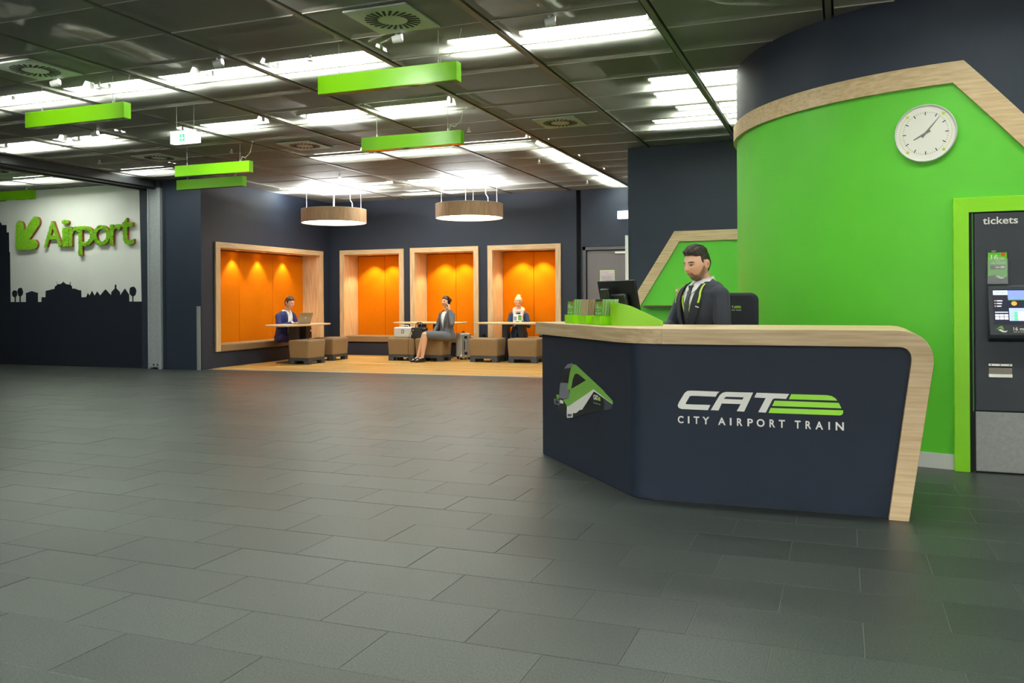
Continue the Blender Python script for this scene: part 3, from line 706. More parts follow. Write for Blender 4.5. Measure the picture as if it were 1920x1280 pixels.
aimed_spot(-4.75, 7.45, (-4.6, 8.70, 3.03), 50, 'small white spotlight aimed at the middle lime bar')
for x, y, lb in ((-7.06, 6.14, 'small white spotlight below the left swirl vent'), (-5.15, 6.17, 'small white spotlight on the rail left of the largest lime bar'), (-8.75, 8.19, 'small white spotlight below the left lime bar'), (-3.34, 6.14, 'small white spotlight below the largest swirl vent'), (-2.06, 6.20, 'small white spotlight by the rail near the curved wall')):
    small_spot(x, y, lb)
# plenum: ducts, trusses and pipes seen through the mesh
def duct(pts, r, label, rib=0.03):
    fine = []
    V = [Vector(p) for p in pts]
    for i in range(len(V)-1):
        p0, p1, p2, p3 = V[max(i-1, 0)], V[i], V[i+1], V[min(i+2, len(V)-1)]
        for k in range(10):
            t = k/10; fine.append(0.5*((2*p1)+(-p0+p2)*t+(2*p0-5*p1+4*p2-p3)*t*t+(-p0+3*p1-3*p2+p3)*t**3))
    fine.append(V[-1])
    o = MB().tube(fine, [r*(1.0 if i % 2 else 1-rib) for i in range(len(fine))], 14).build('air_duct', duct_mat, smooth=True, angle=60)
    return tag(o, label, 'duct', 'silver ducts above the mesh ceiling')
duct([(-6.6, 4.6, 3.9), (-6.0, 4.75, 3.62), (-5.6, 5.0, 3.60), (-5.3, 5.3, 3.85), (-5.1, 6.0, 4.1)], 0.09, 'flexible silver duct snaking above the top left mesh panels')
duct([(-4.6, 4.7, 3.95), (-4.5, 5.1, 3.7), (-4.3, 5.5, 3.65), (-4.4, 6.1, 4.0)], 0.09, 'flexible silver duct above the panels left of the largest vent')
duct([(-3.19, 5.8, 3.5), (-3.19, 5.85, 3.75), (-3.0, 6.2, 4.0), (-2.6, 7.4, 4.05), (-2.5, 9.0, 4.05)], 0.12, 'silver duct rising from the largest swirl vent')
duct([(-1.1, 6.6, 3.75), (-0.9, 7.0, 3.7), (-0.7, 7.3, 3.75), (-0.5, 7.9, 3.9)], 0.12, 'crumpled silver duct above the curved wall')
duct([(-6.93, 5.82, 3.5), (-6.95, 5.9, 3.8), (-7.3, 6.6, 4.05), (-7.4, 8.5, 4.1)], 0.12, 'silver duct rising from the left swirl vent')
duct([(-5.6, 7.4, 3.75), (-5.2, 7.5, 3.62), (-4.7, 7.45, 3.70), (-4.3, 7.7, 3.95)], 0.09, 'flexible silver duct behind the largest lime bar')
for y, lb in ((5.05, 'steel lattice truss above the nearest mesh panels'), (7.75, 'steel lattice truss above the second run of mesh panels'), (10.2, 'steel lattice truss above the third run of mesh panels')):
    t = thing('roof_truss', lb, 'truss', (-5.5, y, 4.15), 0, 'steel trusses above the mesh ceiling')
    MB().box(-9, 6.5, -0.04, 0.04, 0.0, 0.06).build('bottom_chord', truss_mat, t); MB().box(-9, 6.5, -0.04, 0.04, 0.44, 0.5).build('top_chord', truss_mat, t)
    mb = MB()
    for i in range(30):
        x = -9+i*0.52
        mb.tube([(x, 0, 0.04), (x+0.26, 0, 0.46)], 0.018, 5); mb.tube([(x+0.26, 0, 0.46), (x+0.52, 0, 0.04)], 0.018, 5)
    mb.build('web_bars', truss_mat, t)
for x, lb in ((-3.3, 'grey square duct running away above the mesh by the largest vent'), (-8.2, 'grey square duct running away above the mesh at the left')):
    o = MB().box(x-0.3, x+0.3, 2, 16, 4.3, 4.65).build('main_duct', mat('galv_duct', S(140, 142, 140), 0.4, 0.6)); tag(o, lb, 'duct')
for i, (x, lb) in enumerate(((-4.6, 'thin pipe above the mesh left of the largest vent'), (-2.0, 'thin pipe above the mesh by the curved wall'), (-6.1, 'thin pipe above the mesh near the left lime bar'))):
    o = MB().cyl((x, 0, 3.95+0.03*i), (x, 16.3, 3.95+0.03*i), 0.03, n=10).build('ceiling_pipe', truss_mat); tag(o, lb, 'pipe')
# drum lamps
def drum(x, y, label):
    t = thing('drum_lamp', label, 'pendant lamp', (x, y, 2.715), 0, 'round wooden drum lamps in the lounge'); R = 0.628
    MB().lathe([(R, 0.0), (R, 0.26), (R-0.012, 0.26), (R-0.012, 0.0)], n=72, closed=True).build('shade', wood_shade, t, smooth=True)
    MB().lathe([(0.001, 0.022), (R-0.013, 0.022)], n=72).build('diffuser', emis('lamp_diffuser', (1.0, 0.97, 0.90, 1), 9), t)
    MB().lathe([(0.001, 0.235), (R-0.013, 0.235)], n=72).build('top_diffuser', emis('lamp_uplight', (0.96, 0.98, 1.0, 1), 40), t)
    MB().lathe([(R-0.02, 0.257), (R+0.001, 0.257), (R+0.001, 0.263), (R-0.02, 0.263)], n=72, closed=True).build('rim', white_metal, t)
    for i in range(4):
        a = 0.55+i*PI/2; px, py = 0.52*math.cos(a), 0.52*math.sin(a)
        MB().cyl((px, py, 0.25), (px, py, ZC-2.715), 0.004, n=6).build('wire', wire_mat, t)
    MB().tube([(0.30, 0.2, 0.24), (0.29, 0.2, 0.40), (0.25, 0.2, 0.46), (0.24, 0.2, 0.66)], 0.006, 6).build('cable', white_metal, t)
drum(-9.24, 14.4, 'left of the two round wooden drum lamps in the lounge')
drum(-6.44, 14.6, 'right of the two round wooden drum lamps in the lounge')

# ================================================================== DESK
ZT, ZU = 1.034, 0.942
d_ = Vector((0.6421, -0.7666)); n_ = Vector((-0.7666, -0.6421)); C1 = Vector((-2.188, 6.357)); C2 = Vector((-1.177, 5.15))
desk = thing('reception_desk', 'navy reception desk with oak top that folds down into a slanted leg', 'desk')
YF = 5.09
def arc(c, r, a0, a1, n): return [(c[0]+r*math.cos(a0+(a1-a0)*i/n), c[1]+r*math.sin(a0+(a1-a0)*i/n)) for i in range(n+1)]
# waterfall profile in x/z, extruded along y
outer = [(-1.0, ZT)] + [(0.285, ZT)] + [(0.330, 1.030), (0.368, 1.018), (0.402, 0.998), (0.430, 0.970), (0.450, 0.935), (0.460, 0.895), (0.462, 0.86), (0.458, 0.825)] + [(0.336, 0.0)]
inner = [(0.2345, 0.0), (0.352, 0.86), (0.353, 0.885), (0.346, 0.912), (0.332, 0.930), (0.31, 0.940), (0.285, ZU), (-1.0, ZU)]
MB().prism(outer+inner, 'y', YF, 5.90).build('oak_top', wood_x, desk, bev=0.003, smooth=True, angle=25)
# left wing of the top
L1 = C1+n_*0.045-d_*0.03
def line_pt(off, t): p = C1+n_*off+d_*t; return p
pe = line_pt(0.045, 1.30); ps = Vector((-1.0, YF)); corner = Vector((-1.215, YF))
cur = []
for i in range(1, 12):
    t = i/12; cur.append(((1-t)**2*pe.x+2*t*(1-t)*corner.x+t*t*ps.x, (1-t)**2*pe.y+2*t*(1-t)*corner.y+t*t*ps.y))
bk = L1-n_*0.66
wing = [(L1.x, L1.y), (pe.x, pe.y)] + cur + [(-1.0, YF), (-1.0, 5.90), (-1.14, 5.93), (bk.x, bk.y)]
MB().prism(wing, 'z', ZU, ZT).build('oak_wing', wood_wing, desk, bev=0.003, smooth=True, angle=25)
# navy panels
nrm2 = Vector((0.0, 1.0))
pf = [(C2.x+0.09, 5.1475), (0.2335, 5.128)]
mb = MB(); mb.prism([(C2.x+0.10, 0.004), (0.236, 0.004), (0.350, 0.86), (0.350, 0.90), (0.32, ZU-0.001), (C2.x+0.10, ZU-0.001)], 'y', 5.135, 5.160)
mb.build('front_panel', navy_desk, desk)
c2a = C2-d_*0.085
mb = MB()
pl = [(C1.x, C1.y), (c2a.x, c2a.y)]
for i in range(1, 9):
    t = i/8; q = ((1-t)**2*c2a.x+2*t*(1-t)*(C2.x-0.01)+t*t*(C2.x+0.10), (1-t)**2*c2a.y+2*t*(1-t)*5.135+t*t*5.135); pl.append(q)
inn = [(p[0]+0.02, p[1]+0.025) for p in pl[::-1]]
mb.prism(pl+inn, 'z', 0.004, ZU-0.001); mb.build('side_panel', navy_desk, desk, smooth=True, angle=50)
MB().prism([(C1.x, C1.y), (C1.x+0.02, C1.y+0.025), (bk.x+0.05, bk.y), (bk.x+0.03, bk.y-0.03)], 'z', 0.004, ZU-0.001).build('end_panel', navy_desk, desk)
MB().prism([(C1.x+0.01, C1.y-0.002), (c2a.x+0.01, c2a.y+0.01), (C2.x+0.1, 5.143), (0.235, 5.143), (0.235, 5.16), (C2.x+.1, 5.16), (C1.x+0.02, C1.y+0.02)], 'z', 0.0, 0.012).build('plinth', base_grey, desk)
# inner work surface
MB().prism([(-1.72, 6.08), (-1.14, 5.42), (-0.95, 5.30), (0.28, 5.30), (0.28, 6.0), (-0.9, 6.0), (-1.45, 6.32)], 'z', 0.72, 0.745).build('inner_worktop', wood_x, desk, bev=0.003)
# logo and lettering on the front panel
LG = {'letter_c': ([(-0.838, 0.666), (-0.67, 0.665), (-0.683, 0.652), (-0.692, 0.635), (-0.825, 0.636), (-0.843, 0.633), (-0.868, 0.589), (-0.865, 0.584), (-0.723, 0.585), (-0.738, 0.554), (-0.892, 0.555), (-0.909, 0.561), (-0.915, 0.575), (-0.906, 0.597), (-0.873, 0.651), (-0.858, 0.663)], white_print),
 'letter_t': ([(-0.459, 0.666), (-0.28, 0.665), (-0.297, 0.636), (-0.36, 0.637), (-0.371, 0.631), (-0.409, 0.553), (-0.451, 0.554), (-0.409, 0.637), (-0.473, 0.638)], white_print),
 'logo_stripe': ([(-0.269, 0.664), (-0.079, 0.665), (-0.053, 0.661), (-0.034, 0.65), (-0.023, 0.636), (-0.282, 0.635)], lime_print),
 'logo_stripe.001': ([(-0.36, 0.624), (-0.016, 0.624), (-0.002, 0.594), (-0.374, 0.593)], lime_print),
 'logo_stripe.002': ([(-0.382, 0.581), (0.007, 0.583), (0.007, 0.572), (0.003, 0.56), (-0.009, 0.554), (-0.394, 0.552)], lime_print)}
for k, (pts, m) in LG.items(): MB().prism(pts, 'y', 5.1335, 5.1352).build(k, m, desk)
LA1 = [(-0.721, 0.555), (-0.669, 0.644), (-0.654, 0.658), (-0.634, 0.6655), (-0.6405, 0.6305), (-0.646, 0.624), (-0.657, 0.597), (-0.676, 0.555)]
mb = MB()
mb.prism([(-0.721, 0.555), (-0.669, 0.644), (-0.654, 0.658), (-0.634, 0.665), (-0.633, 0.637), (-0.646, 0.624), (-0.657, 0.597), (-0.676, 0.555)], 'y', 5.1335, 5.1352)
mb.prism([(-0.634, 0.665), (-0.479, 0.666), (-0.531, 0.637), (-0.633, 0.637)], 'y', 5.1335, 5.1352)
mb.prism([(-0.479, 0.666), (-0.53, 0.554), (-0.572, 0.555), (-0.549, 0.597), (-0.54, 0.623), (-0.531, 0.637)], 'y', 5.1335, 5.1352)
mb.prism([(-0.646, 0.624), (-0.54, 0.623), (-0.549, 0.597), (-0.657, 0.597)], 'y', 5.1335, 5.1352)
mb.build('letter_a', white_print, desk)
CAPS = [('C', -0.915, 0.47, -0.881, 0.513), ('I', -0.855, 0.471, -0.846, 0.513), ('T', -0.821, 0.47, -0.788, 0.514), ('Y', -0.77, 0.47, -0.73, 0.514), ('A', -0.679, 0.47, -0.636, 0.514), ('I', -0.612, 0.471, -0.602, 0.514), ('R', -0.571, 0.47, -0.54, 0.514), ('P', -0.512, 0.47, -0.481, 0.514), ('O', -0.46, 0.47, -0.416, 0.515), ('R', -0.389, 0.47, -0.358, 0.515), ('T', -0.338, 0.47, -0.304, 0.515), ('T', -0.251, 0.47, -0.219, 0.515), ('R', -0.193, 0.47, -0.162, 0.515), ('A', -0.14, 0.47, -0.099, 0.515), ('I', -0.071, 0.471, -0.063, 0.515), ('N', -0.033, 0.47, 0.01, 0.516)]
for ch, x0, z0, x1, z1 in CAPS:
    mb = MB()
    if ch == 'I': mb.box(x0, x1, 5.1335, 5.1352, z0, z1)
    else:
        V, F = glyph_fit(ch, x0, z0, x1, z1, 0.022); extrude_flat(mb, V, F, 5.1335, 5.1352)
    mb.build('small_letter', white_print, desk)
# train picture on the side panel (u along the panel from C1 to C2)
TR = [('roof', dark_print, [(0.442, 0.698), (0.458, 0.71), (0.515, 0.741), (0.596, 0.753), (0.625, 0.746), (0.581, 0.719)], 1, grey_print),
 ('windscreen', dark_print, [(0.442, 0.702), (0.581, 0.721), (0.549, 0.662), (0.525, 0.604), (0.383, 0.595), (0.41, 0.65)], 1, None),
 ('nose', grey_print, [(0.38, 0.594), (0.525, 0.603), (0.506, 0.556), (0.544, 0.551), (0.536, 0.496), (0.422, 0.479), (0.343, 0.477), (0.366, 0.578)], 1, None),
 ('livery_green', leaf_green_print, [(0.62, 0.746), (0.664, 0.747), (0.76, 0.719), (1.123, 0.609), (1.148, 0.597), (1.238, 0.566), (1.266, 0.552), (1.263, 0.537), (0.97, 0.602), (0.54, 0.44), (0.5, 0.432), (0.425, 0.474), (0.536, 0.494), (0.561, 0.557), (0.506, 0.556), (0.528, 0.605), (0.552, 0.67), (0.581, 0.719)], 2, None),
 ('side_window', dark_print, [(0.583, 0.567), (0.613, 0.64), (0.649, 0.677), (0.678, 0.686), (0.716, 0.683), (0.843, 0.652)], 3, None),
 ('livery_white', white_print, [(0.5, 0.432), (0.54, 0.44), (0.97, 0.602), (1.263, 0.537), (1.261, 0.533), (0.977, 0.589), (0.774, 0.44), (0.736, 0.435), (0.668, 0.404), (0.498, 0.381)], 3, None),
 ('livery_black', dark_print, [(0.977, 0.589), (1.139, 0.561), (1.138, 0.48), (0.609, 0.366), (0.609, 0.395), (0.668, 0.404), (0.736, 0.435), (0.774, 0.44)], 3, None),
 ('rear_coach', mat('slate_print', S(56, 58, 70), 0.5), [(1.139, 0.561), (1.266, 0.535), (1.263, 0.513), (1.244, 0.503), (1.179, 0.487), (1.138, 0.48)], 3, None),
 ('buffer', grey_print, [(0.243, 0.462), (0.349, 0.461), (0.353, 0.423), (0.256, 0.422)], 3, None),
 ('buffer', dark_print, [(0.275, 0.454), (0.34, 0.453), (0.342, 0.43), (0.28, 0.43)], 4, None),
 ('underframe', dark_print, [(0.348, 0.435), (0.468, 0.445), (0.498, 0.389), (0.498, 0.353), (0.405, 0.361), (0.309, 0.402)], 2, None),
 ('step', white_print, [(0.498, 0.385), (0.609, 0.395), (0.609, 0.366), (0.503, 0.349)], 4, None),
 ('step', mat('slate_print2', S(84, 86, 96), 0.5), [(0.517, 0.38), (0.591, 0.387), (0.591, 0.371), (0.519, 0.36)], 5, None),
 ('head_lamp', leaf_green_print, [(0.295, 0.498), (0.344, 0.499), (0.343, 0.467), (0.3, 0.468)], 3, None),
 ('coupler', white_print, [(0.369, 0.466), (0.422, 0.463), (0.427, 0.444), (0.369, 0.441)], 4, None),
 ('mini_stripe', lime_print, [(1.050, 0.562), (1.082, 0.556), (1.081, 0.551), (1.049, 0.556)], 5, None),
 ('mini_stripe', lime_print, [(1.047, 0.553), (1.083, 0.548), (1.082, 0.543), (1.046, 0.547)], 5, None),
 ('mini_stripe', lime_print, [(1.044, 0.544), (1.083, 0.540), (1.08, 0.535), (1.043, 0.537)], 5, None)]
prot = math.atan2(d_.y, d_.x)
pic = bpy.data.objects.new('train_picture', None); col.objects.link(pic); pic.parent = desk; pic.location = (C1.x, C1.y, 0); pic.rotation_euler = (0, 0, prot)
for nm, m, pts, lay, alt in TR: MB().prism(pts, 'y', -0.0008*lay-0.0008, 0.001).build(nm, alt or m, pic)
for txt, x0, z0, x1, z1, m in (('CAT', 0.972, 0.535, 1.040, 0.568, white_print), ('CITY AIRPORT TRAIN', 0.968, 0.508, 1.078, 0.516, grey_print)):
    V, F = glyph_fit(txt, x0, z0, x1, z1, 0.02); mb = MB(); extrude_flat(mb, V, F, -0.0048, 0.0); mb.build('mini_lettering', m, pic)
# lime leaflet holders
hz = prot
def holder(t_along, label, stack):
    p = L1-n_*0.10+d_*t_along
    t = thing('leaflet_holder', label, 'leaflet holder', (p.x, p.y, ZT), hz, 'lime leaflet holders on the desk')
    # local x along the desk edge, local -y outwards; open box
    w_, dp, h = 0.135, 0.125, 0.062; th = 0.004
    for nm, bx_ in (('front_wall', (0, w_, 0, th, 0, h)), ('rear_wall', (0, w_, dp-th, dp, 0, h)), ('side_wall', (0, th, th, dp-th, 0, h)), ('side_wall', (w_-th, w_, th, dp-th, 0, h)), ('base', (0, w_, 0, dp, 0, th))):
        MB().box(*bx_).build(nm, lime, t, bev=0.001)
    return t
def leaflet_stack(t_along, label, style):
    p = L1-n_*0.10+d_*t_along
    t = thing('leaflet_stack', label, 'leaflets', (p.x, p.y, ZT+0.004), hz)
    H_ = 0.172; n = 12
    for i in range(n):
        y = 0.012+i*0.0085; lean = 0.012+0.0022*i
        if style == 'green': m = [leaf_front, mat('leaf_edge', S(150, 205, 96), 0.6), mat('leaf_pale', S(206, 226, 186), 0.6)][0 if i == 0 else 1+(i % 2)]
        else: m = [mat('tan_paper', S(190, 168, 132), 0.7), mat('maroon_paper', S(110, 58, 62), 0.6), paper][(0 if i < 6 else 1+(i % 2))]
        mb = MB(); mb.prism([(y, 0.0), (y+0.004, 0.0), (y+0.004+lean, H_), (y+lean, H_)], 'x', 0.012, 0.123)
        mb.build('leaflet', m, t)
    if style == 'green':
        x0, x1 = 0.013, 0.122
        def pr(nm, m, xa, xb, za, zb, lay=1):
            f = lambda z: 0.012+0.012*z/H_-0.0006*lay
            MB().add([(xa, f(za), za), (xb, f(za), za), (xb, f(zb), zb), (xa, f(zb), zb)], [(0, 1, 2, 3)]).build(nm, m, t)
        pr('head_band', machine_grey, x0, x1, 0.157, 0.172); pr('foot_band', dark_print, x0, x1, 0.0, 0.022); pr('badge', mat('orange_print', S(226, 92, 24), 0.5), 0.088, 0.115, 0.135, 0.16, 2)
        pr('strip', mat('brown_print', S(96, 70, 66), 0.5), 0.02, 0.115, 0.036, 0.056); pr('strip_text', white_print, 0.06, 0.11, 0.042, 0.050, 2)
        for txt, xa, za, xb, zb in (('16', 0.018, 0.108, 0.066, 0.142), ('min.', 0.07, 0.108, 0.118, 0.125), ('to the', 0.05, 0.092, 0.085, 0.101), ('city center!', 0.02, 0.066, 0.117, 0.086)):
            V, F = glyph_fit(txt, xa, za, xb, zb, 0.02)
            MB().add([(x, 0.012+0.012*z/H_-0.0016, z) for x, _, z in V], F).build('lettering', white_print, t)
    return t
leaf_front = mat('leaf_front_green', S(98, 190, 20), 0.4)
for ta, lh, ls, st in ((0.36, 'lime holder at the far left end of the desk', 'green leaflets in the far left lime holder', 'green'), (0.615, 'middle lime holder on the desk', 'tan and maroon leaflets in the middle lime holder', 'tan'), (0.855, 'lime holder nearest the lime screen shield', 'green leaflets in the holder nearest the lime shield', 'green')):
    holder(ta, lh, st); leaflet_stack(ta, ls, st)
# lime shield around the monitor
sh_pts = [(-1.46, 5.88), (-1.475, 5.80), (-1.475, 5.72), (-1.455, 5.65), (-1.415, 5.61), (-1.37, 5.595), (-1.30, 5.59), (-1.20, 5.59), (-1.09, 5.59)]
sh_z = [0.150, 0.151, 0.152, 0.152, 0.150, 0.146, 0.128, 0.083, 0.030]
def fine_curve(P_, Z_):
    out = []
    for i in range(len(P_)-1):
        for k in range(5):
            t = k/5; i0, i1, i2, i3 = max(i-1, 0), i, i+1, min(i+2, len(P_)-1)
            cr = lambda a, b_, c, d: 0.5*((2*b_)+(-a+c)*t+(2*a-5*b_+4*c-d)*t*t+(-a+3*b_-3*c+d)*t**3)
            out.append((cr(P_[i0][0], P_[i1][0], P_[i2][0], P_[i3][0]), cr(P_[i0][1], P_[i1][1], P_[i2][1], P_[i3][1]), cr(Z_[i0], Z_[i1], Z_[i2], Z_[i3])))
    out.append((P_[-1][0], P_[-1][1], Z_[-1])); return out
fc = fine_curve(sh_pts, sh_z); vs = []
for i, (x, y, z) in enumerate(fc):
    a = fc[max(i-1, 0)]; b_ = fc[min(i+1, len(fc)-1)]; dx, dy = b_[0]-a[0], b_[1]-a[1]; L = math.hypot(dx, dy); nx, ny = -dy/L*0.012, dx/L*0.012
    vs += [(x, y, ZT), (x, y, ZT+z), (x+nx, y+ny, ZT+z), (x+nx, y+ny, ZT)]
n = len(fc); fs = [(i*4+j, i*4+(j+1) % 4, (i+1)*4+(j+1) % 4, (i+1)*4+j) for i in range(n-1) for j in range(4)] + [(3, 2, 1, 0), ((n-1)*4, (n-1)*4+1, (n-1)*4+2, (n-1)*4+3)]
o = MB().add(vs, fs).build('screen_shield', mat('lime_shield', S(146, 218, 26), 0.4), smooth=True, angle=35); tag(o, 'curved lime green shield sloping down in front of the monitor', 'screen shield')
# monitor seen from behind
mo = thing('monitor', 'black computer monitor on the desk seen from behind', 'monitor', (-1.518, 6.108, ZT), 0)
mo.rotation_euler = (0, 0, math.radians(-43))
tl = Matrix.Rotation(math.radians(11), 4, 'X')
def tb(mb): return mb.xf(Matrix.Translation((0, 0, 0.165)) @ tl)
W_, H2 = 0.242, 0.147
tb(MB().box(-W_, W_, 0.0, 0.022, -H2, H2)).build('casing', black_plastic, mo, bev=0.004)
tb(MB().box(-W_+0.012, W_-0.012, 0.0222, 0.0235, -H2+0.012, H2-0.012)).build('screen', emis('monitor_screen', (0.75, 0.85, 1, 1), 0.8), mo)
mbx = MB(); mbx.prism([(-0.17, -0.11), (0.16, -0.11), (0.155, 0.03), (0.135, 0.055), (-0.14, 0.045), (-0.165, 0.02)], 'y', -0.035, 0.0); tb(mbx).build('rear_bulge', black_plastic, mo, bev=0.012)
tb(MB().box(-0.125, -0.02, -0.065, -0.034, -0.13, 0.10)).build('stand_arm', mat('black_satin', S(30, 33, 35), 0.3), mo, bev=0.012, seg=3)
tb(MB().box(-0.09, -0.055, -0.067, -0.064, -0.02, 0.03)).build('cable_clip', black_gloss, mo)
MB().cyl((-0.07, -0.03, 0.015), (-0.07, -0.045, 0.10), 0.02, n=16).build('stand_pole', black_plastic, mo, smooth=True)
MB().lathe([(0.001, 0.0), (0.12, 0.0), (0.12, 0.012), (0.03, 0.022), (0.001, 0.022)], (-0.07, 0.03, 0), 32).build('stand_base', black_plastic, mo, smooth=True)
MB().tube([(0.06, -0.03, 0.12), (0.09, -0.04, 0.07), (0.05, -0.02, 0.006)], 0.004, 6).build('cable', black_gloss, mo)
# keyboard on the inner worktop
kb = thing('keyboard', 'black keyboard on the inner worktop before the clerk', 'keyboard', (-1.12, 5.90, 0.745), math.radians(-43+180))
MB().box(-0.2, 0.2, -0.065, 0.065, 0, 0.016).build('body', black_plastic, kb, bev=0.003)
for r_ in range(4): MB().box(-0.19, 0.19, -0.055+r_*0.029, -0.031+r_*0.029, 0.016, 0.021).build('key_row', mat('key_grey', S(44, 46, 50), 0.5), kb)

# ================================================================== TICKET MACHINE
YM = 6.655
fr = thing('machine_surround', 'lime green surround of the ticket machine on the green wall', 'surround', (0, 0, 0))
fx0, fx1, gx0, gx1, fz, gz = 0.7305, 1.757, 0.826, 1.66, 1.895, 1.793
MB().prism([(fx0, 0), (gx0, 0), (gx0, gz), (fx0, fz)], 'y', YM, YM+0.2).build('jamb', lime_frame, fr, bev=0.0015)
MB().prism([(gx1, 0), (fx1, 0), (fx1, fz), (gx1, gz)], 'y', YM, YM+0.2).build('jamb', lime_frame, fr, bev=0.0015)
MB().prism([(fx0, fz), (gx0, gz), (gx1, gz), (fx1, fz)], 'y', YM, YM+0.2).build('head', lime_frame, fr, bev=0.0015)
MB().box(gx0, gx1, YM+0.013, YM+0.03, 0, gz).build('reveal_back', dark_gap, fr)
YT = YM+0.006
tm = thing('ticket_machine', 'dark grey ticket machine with touchscreen inside the lime frame', 'ticket machine')
MB().box(0.861, 1.64, YT, YT+0.25, 0.428, 1.783).build('upper_body', machine_grey, tm, bev=0.004)
MB().box(0.861, 1.64, YT, YT+0.25, 0.010, 0.421).build('lower_panel', steel_dark, tm, bev=0.003)
MB().box(0.87, 1.63, YT+0.02, YT+0.2, 0.0, 1.78).build('core', dark_gap, tm)
MB().box(0.845, 0.852, YT+0.004, YT+0.05, 0.42, 1.785).build('side_reflection', mat('painted_green_reflection', S(40, 120, 20), 0.4), tm)  # green reflection along the machine's side, painted as a thin strip
V, F = glyph_fit('tickets', 0.912, 1.7065, 1.123, 1.7565, 0.012); mb = MB(); extrude_flat(mb, V, F, YT-0.0015, YT); mb.build('lettering', white_print, tm)
# touchscreen module, tilted wedge
mx0, mx1 = 0.937, 1.46
MB().prism([(YT, 1.290), (YT-0.018, 1.285), (YT-0.112, 0.956), (YT-0.10, 0.93), (YT, 0.900)], 'x', mx0, mx1).build('screen_module', mat('module_grey', S(50, 55, 60), 0.4), tm, bev=0.006)
def facep(x, v, lift):
    y = YT-0.018+(-0.094)*v; z = 1.285+(0.956-1.285)*v
    nn = Vector((0, -0.329, -0.094)).normalized(); return (x, y+nn.y*lift, z+nn.z*lift)
def face_quad(nm, m, x0, x1, v0, v1, lift, par):
    return MB().add([facep(x0, v1, lift), facep(x1, v1, lift), facep(x1, v0, lift), facep(x0, v0, lift)], [(0, 1, 2, 3)]).build(nm, m, par)
scr = face_quad('touchscreen', emis('screen_dark', (0.01, 0.015, 0.06, 1), 0.5, S(4, 4, 8)), 0.962, 1.43, 0.075, 0.80, 0.001, tm)
face_quad('screen_header', emis('screen_white', (0.85, 0.9, 1, 1), 0.9), 0.966, 1.052, 0.10, 0.19, 0.002, scr)
face_quad('screen_sky', emis('screen_sky', (0.22, 0.30, 0.85, 1), 0.8), 1.053, 1.425, 0.10, 0.30, 0.002, scr)
face_quad('screen_horizon', emis('screen_green', (0.12, 0.45, 0.12, 1), 0.5), 1.053, 1.425, 0.275, 0.30, 0.0025, scr)
face_quad('screen_panel', emis('screen_blue', (0.42, 0.52, 0.95, 1), 0.8), 1.056, 1.425, 0.46, 0.72, 0.002, scr)
face_quad('screen_list', emis('screen_list', (0.62, 0.70, 0.90, 1), 0.8), 0.972, 1.05, 0.535, 0.555, 0.002, scr)
for r_ in range(3):
    v = 0.30+r_*0.055
    face_quad('screen_row', emis('screen_row', (0.8, 0.8, 0.8, 1), 0.7), 0.985, 1.02-0.004*r_, v, v+0.022, 0.002, scr)
    face_quad('screen_flag', emis('screen_flag', (0.7, 0.35, 0.3, 1), 0.6), 0.971, 0.98, v, v+0.022, 0.002, scr)
    for c_ in range(3):
        if r_ < 2: face_quad('screen_key', emis('screen_key', (0.78, 0.76, 0.85, 1), 0.7), 0.972+c_*0.027, 0.996+c_*0.027, 0.585+r_*0.06, 0.635+r_*0.06, 0.002, scr)
    face_quad('screen_button', emis('screen_button', (0.10, 0.62, 0.25, 1), 0.8), 1.085, 1.105, 0.535+r_*0.062, 0.585+r_*0.062, 0.003, scr)
    face_quad('screen_field', emis('screen_field', (0.9, 0.93, 1, 1), 0.9), 1.108, 1.19, 0.535+r_*0.062, 0.585+r_*0.062, 0.003, scr)
og = MB(); c0 = Vector(facep(1.088, 0.365, 0.003)); ex_ = Vector((1, 0, 0)); ey_ = (Vector(facep(1.0, 0, 0))-Vector(facep(1.0, 1, 0))).normalized()
og.add([c0+ex_*0.017*math.cos(2*PI*i/20)+ey_*0.015*math.sin(2*PI*i/20) for i in range(20)], [tuple(range(20))]); og.build('screen_badge', emis('screen_orange', (0.9, 0.33, 0.05, 1), 0.9), scr)
def face_text(txt, x0, x1, v0, v1, m, par, bold=0.02, lift=0.003):
    V, F = glyph_fit(txt, x0, 0, x1, 1, bold)
    MB().add([facep(x, v1+(v0-v1)*z, lift) for x, _, z in V], F).build('lettering', m, par)
face_text('CAT', 0.972, 1.005, 0.125, 0.165, emis('screen_ink', (0.05, 0.08, 0.25, 1), 0.4), scr)
face_quad('header_stripe', emis('screen_lime', (0.35, 0.75, 0.5, 1), 0.6), 1.008, 1.045, 0.13, 0.165, 0.003, scr)
face_text('16 min', 1.075, 1.16, 0.845, 0.915, white_print, tm)
face_text('city to airport', 1.075, 1.16, 0.93, 0.955, white_print, tm, 0.01)
def train_mark(x0, w_, f, par):
    a = MB().add([f(x0+w_*u, v) for u, v in ((0, .62), (.35, .15), (.52, .0), (.62, .2), (.72, .62), (.55, .5), (.4, .35))], [tuple(range(7))]); a.build('train_mark', leaf_green_print, par)
    MB().add([f(x0+w_*u, v) for u, v in ((.2, .62), (.45, .5), (.7, .78), (1, .72), (.8, 1.0), (.55, .95))], [tuple(range(6))]).build('train_mark', white_print, par)
train_mark(0.968, 0.075, lambda x, v: facep(x, 0.815+0.14*v, 0.003), tm)
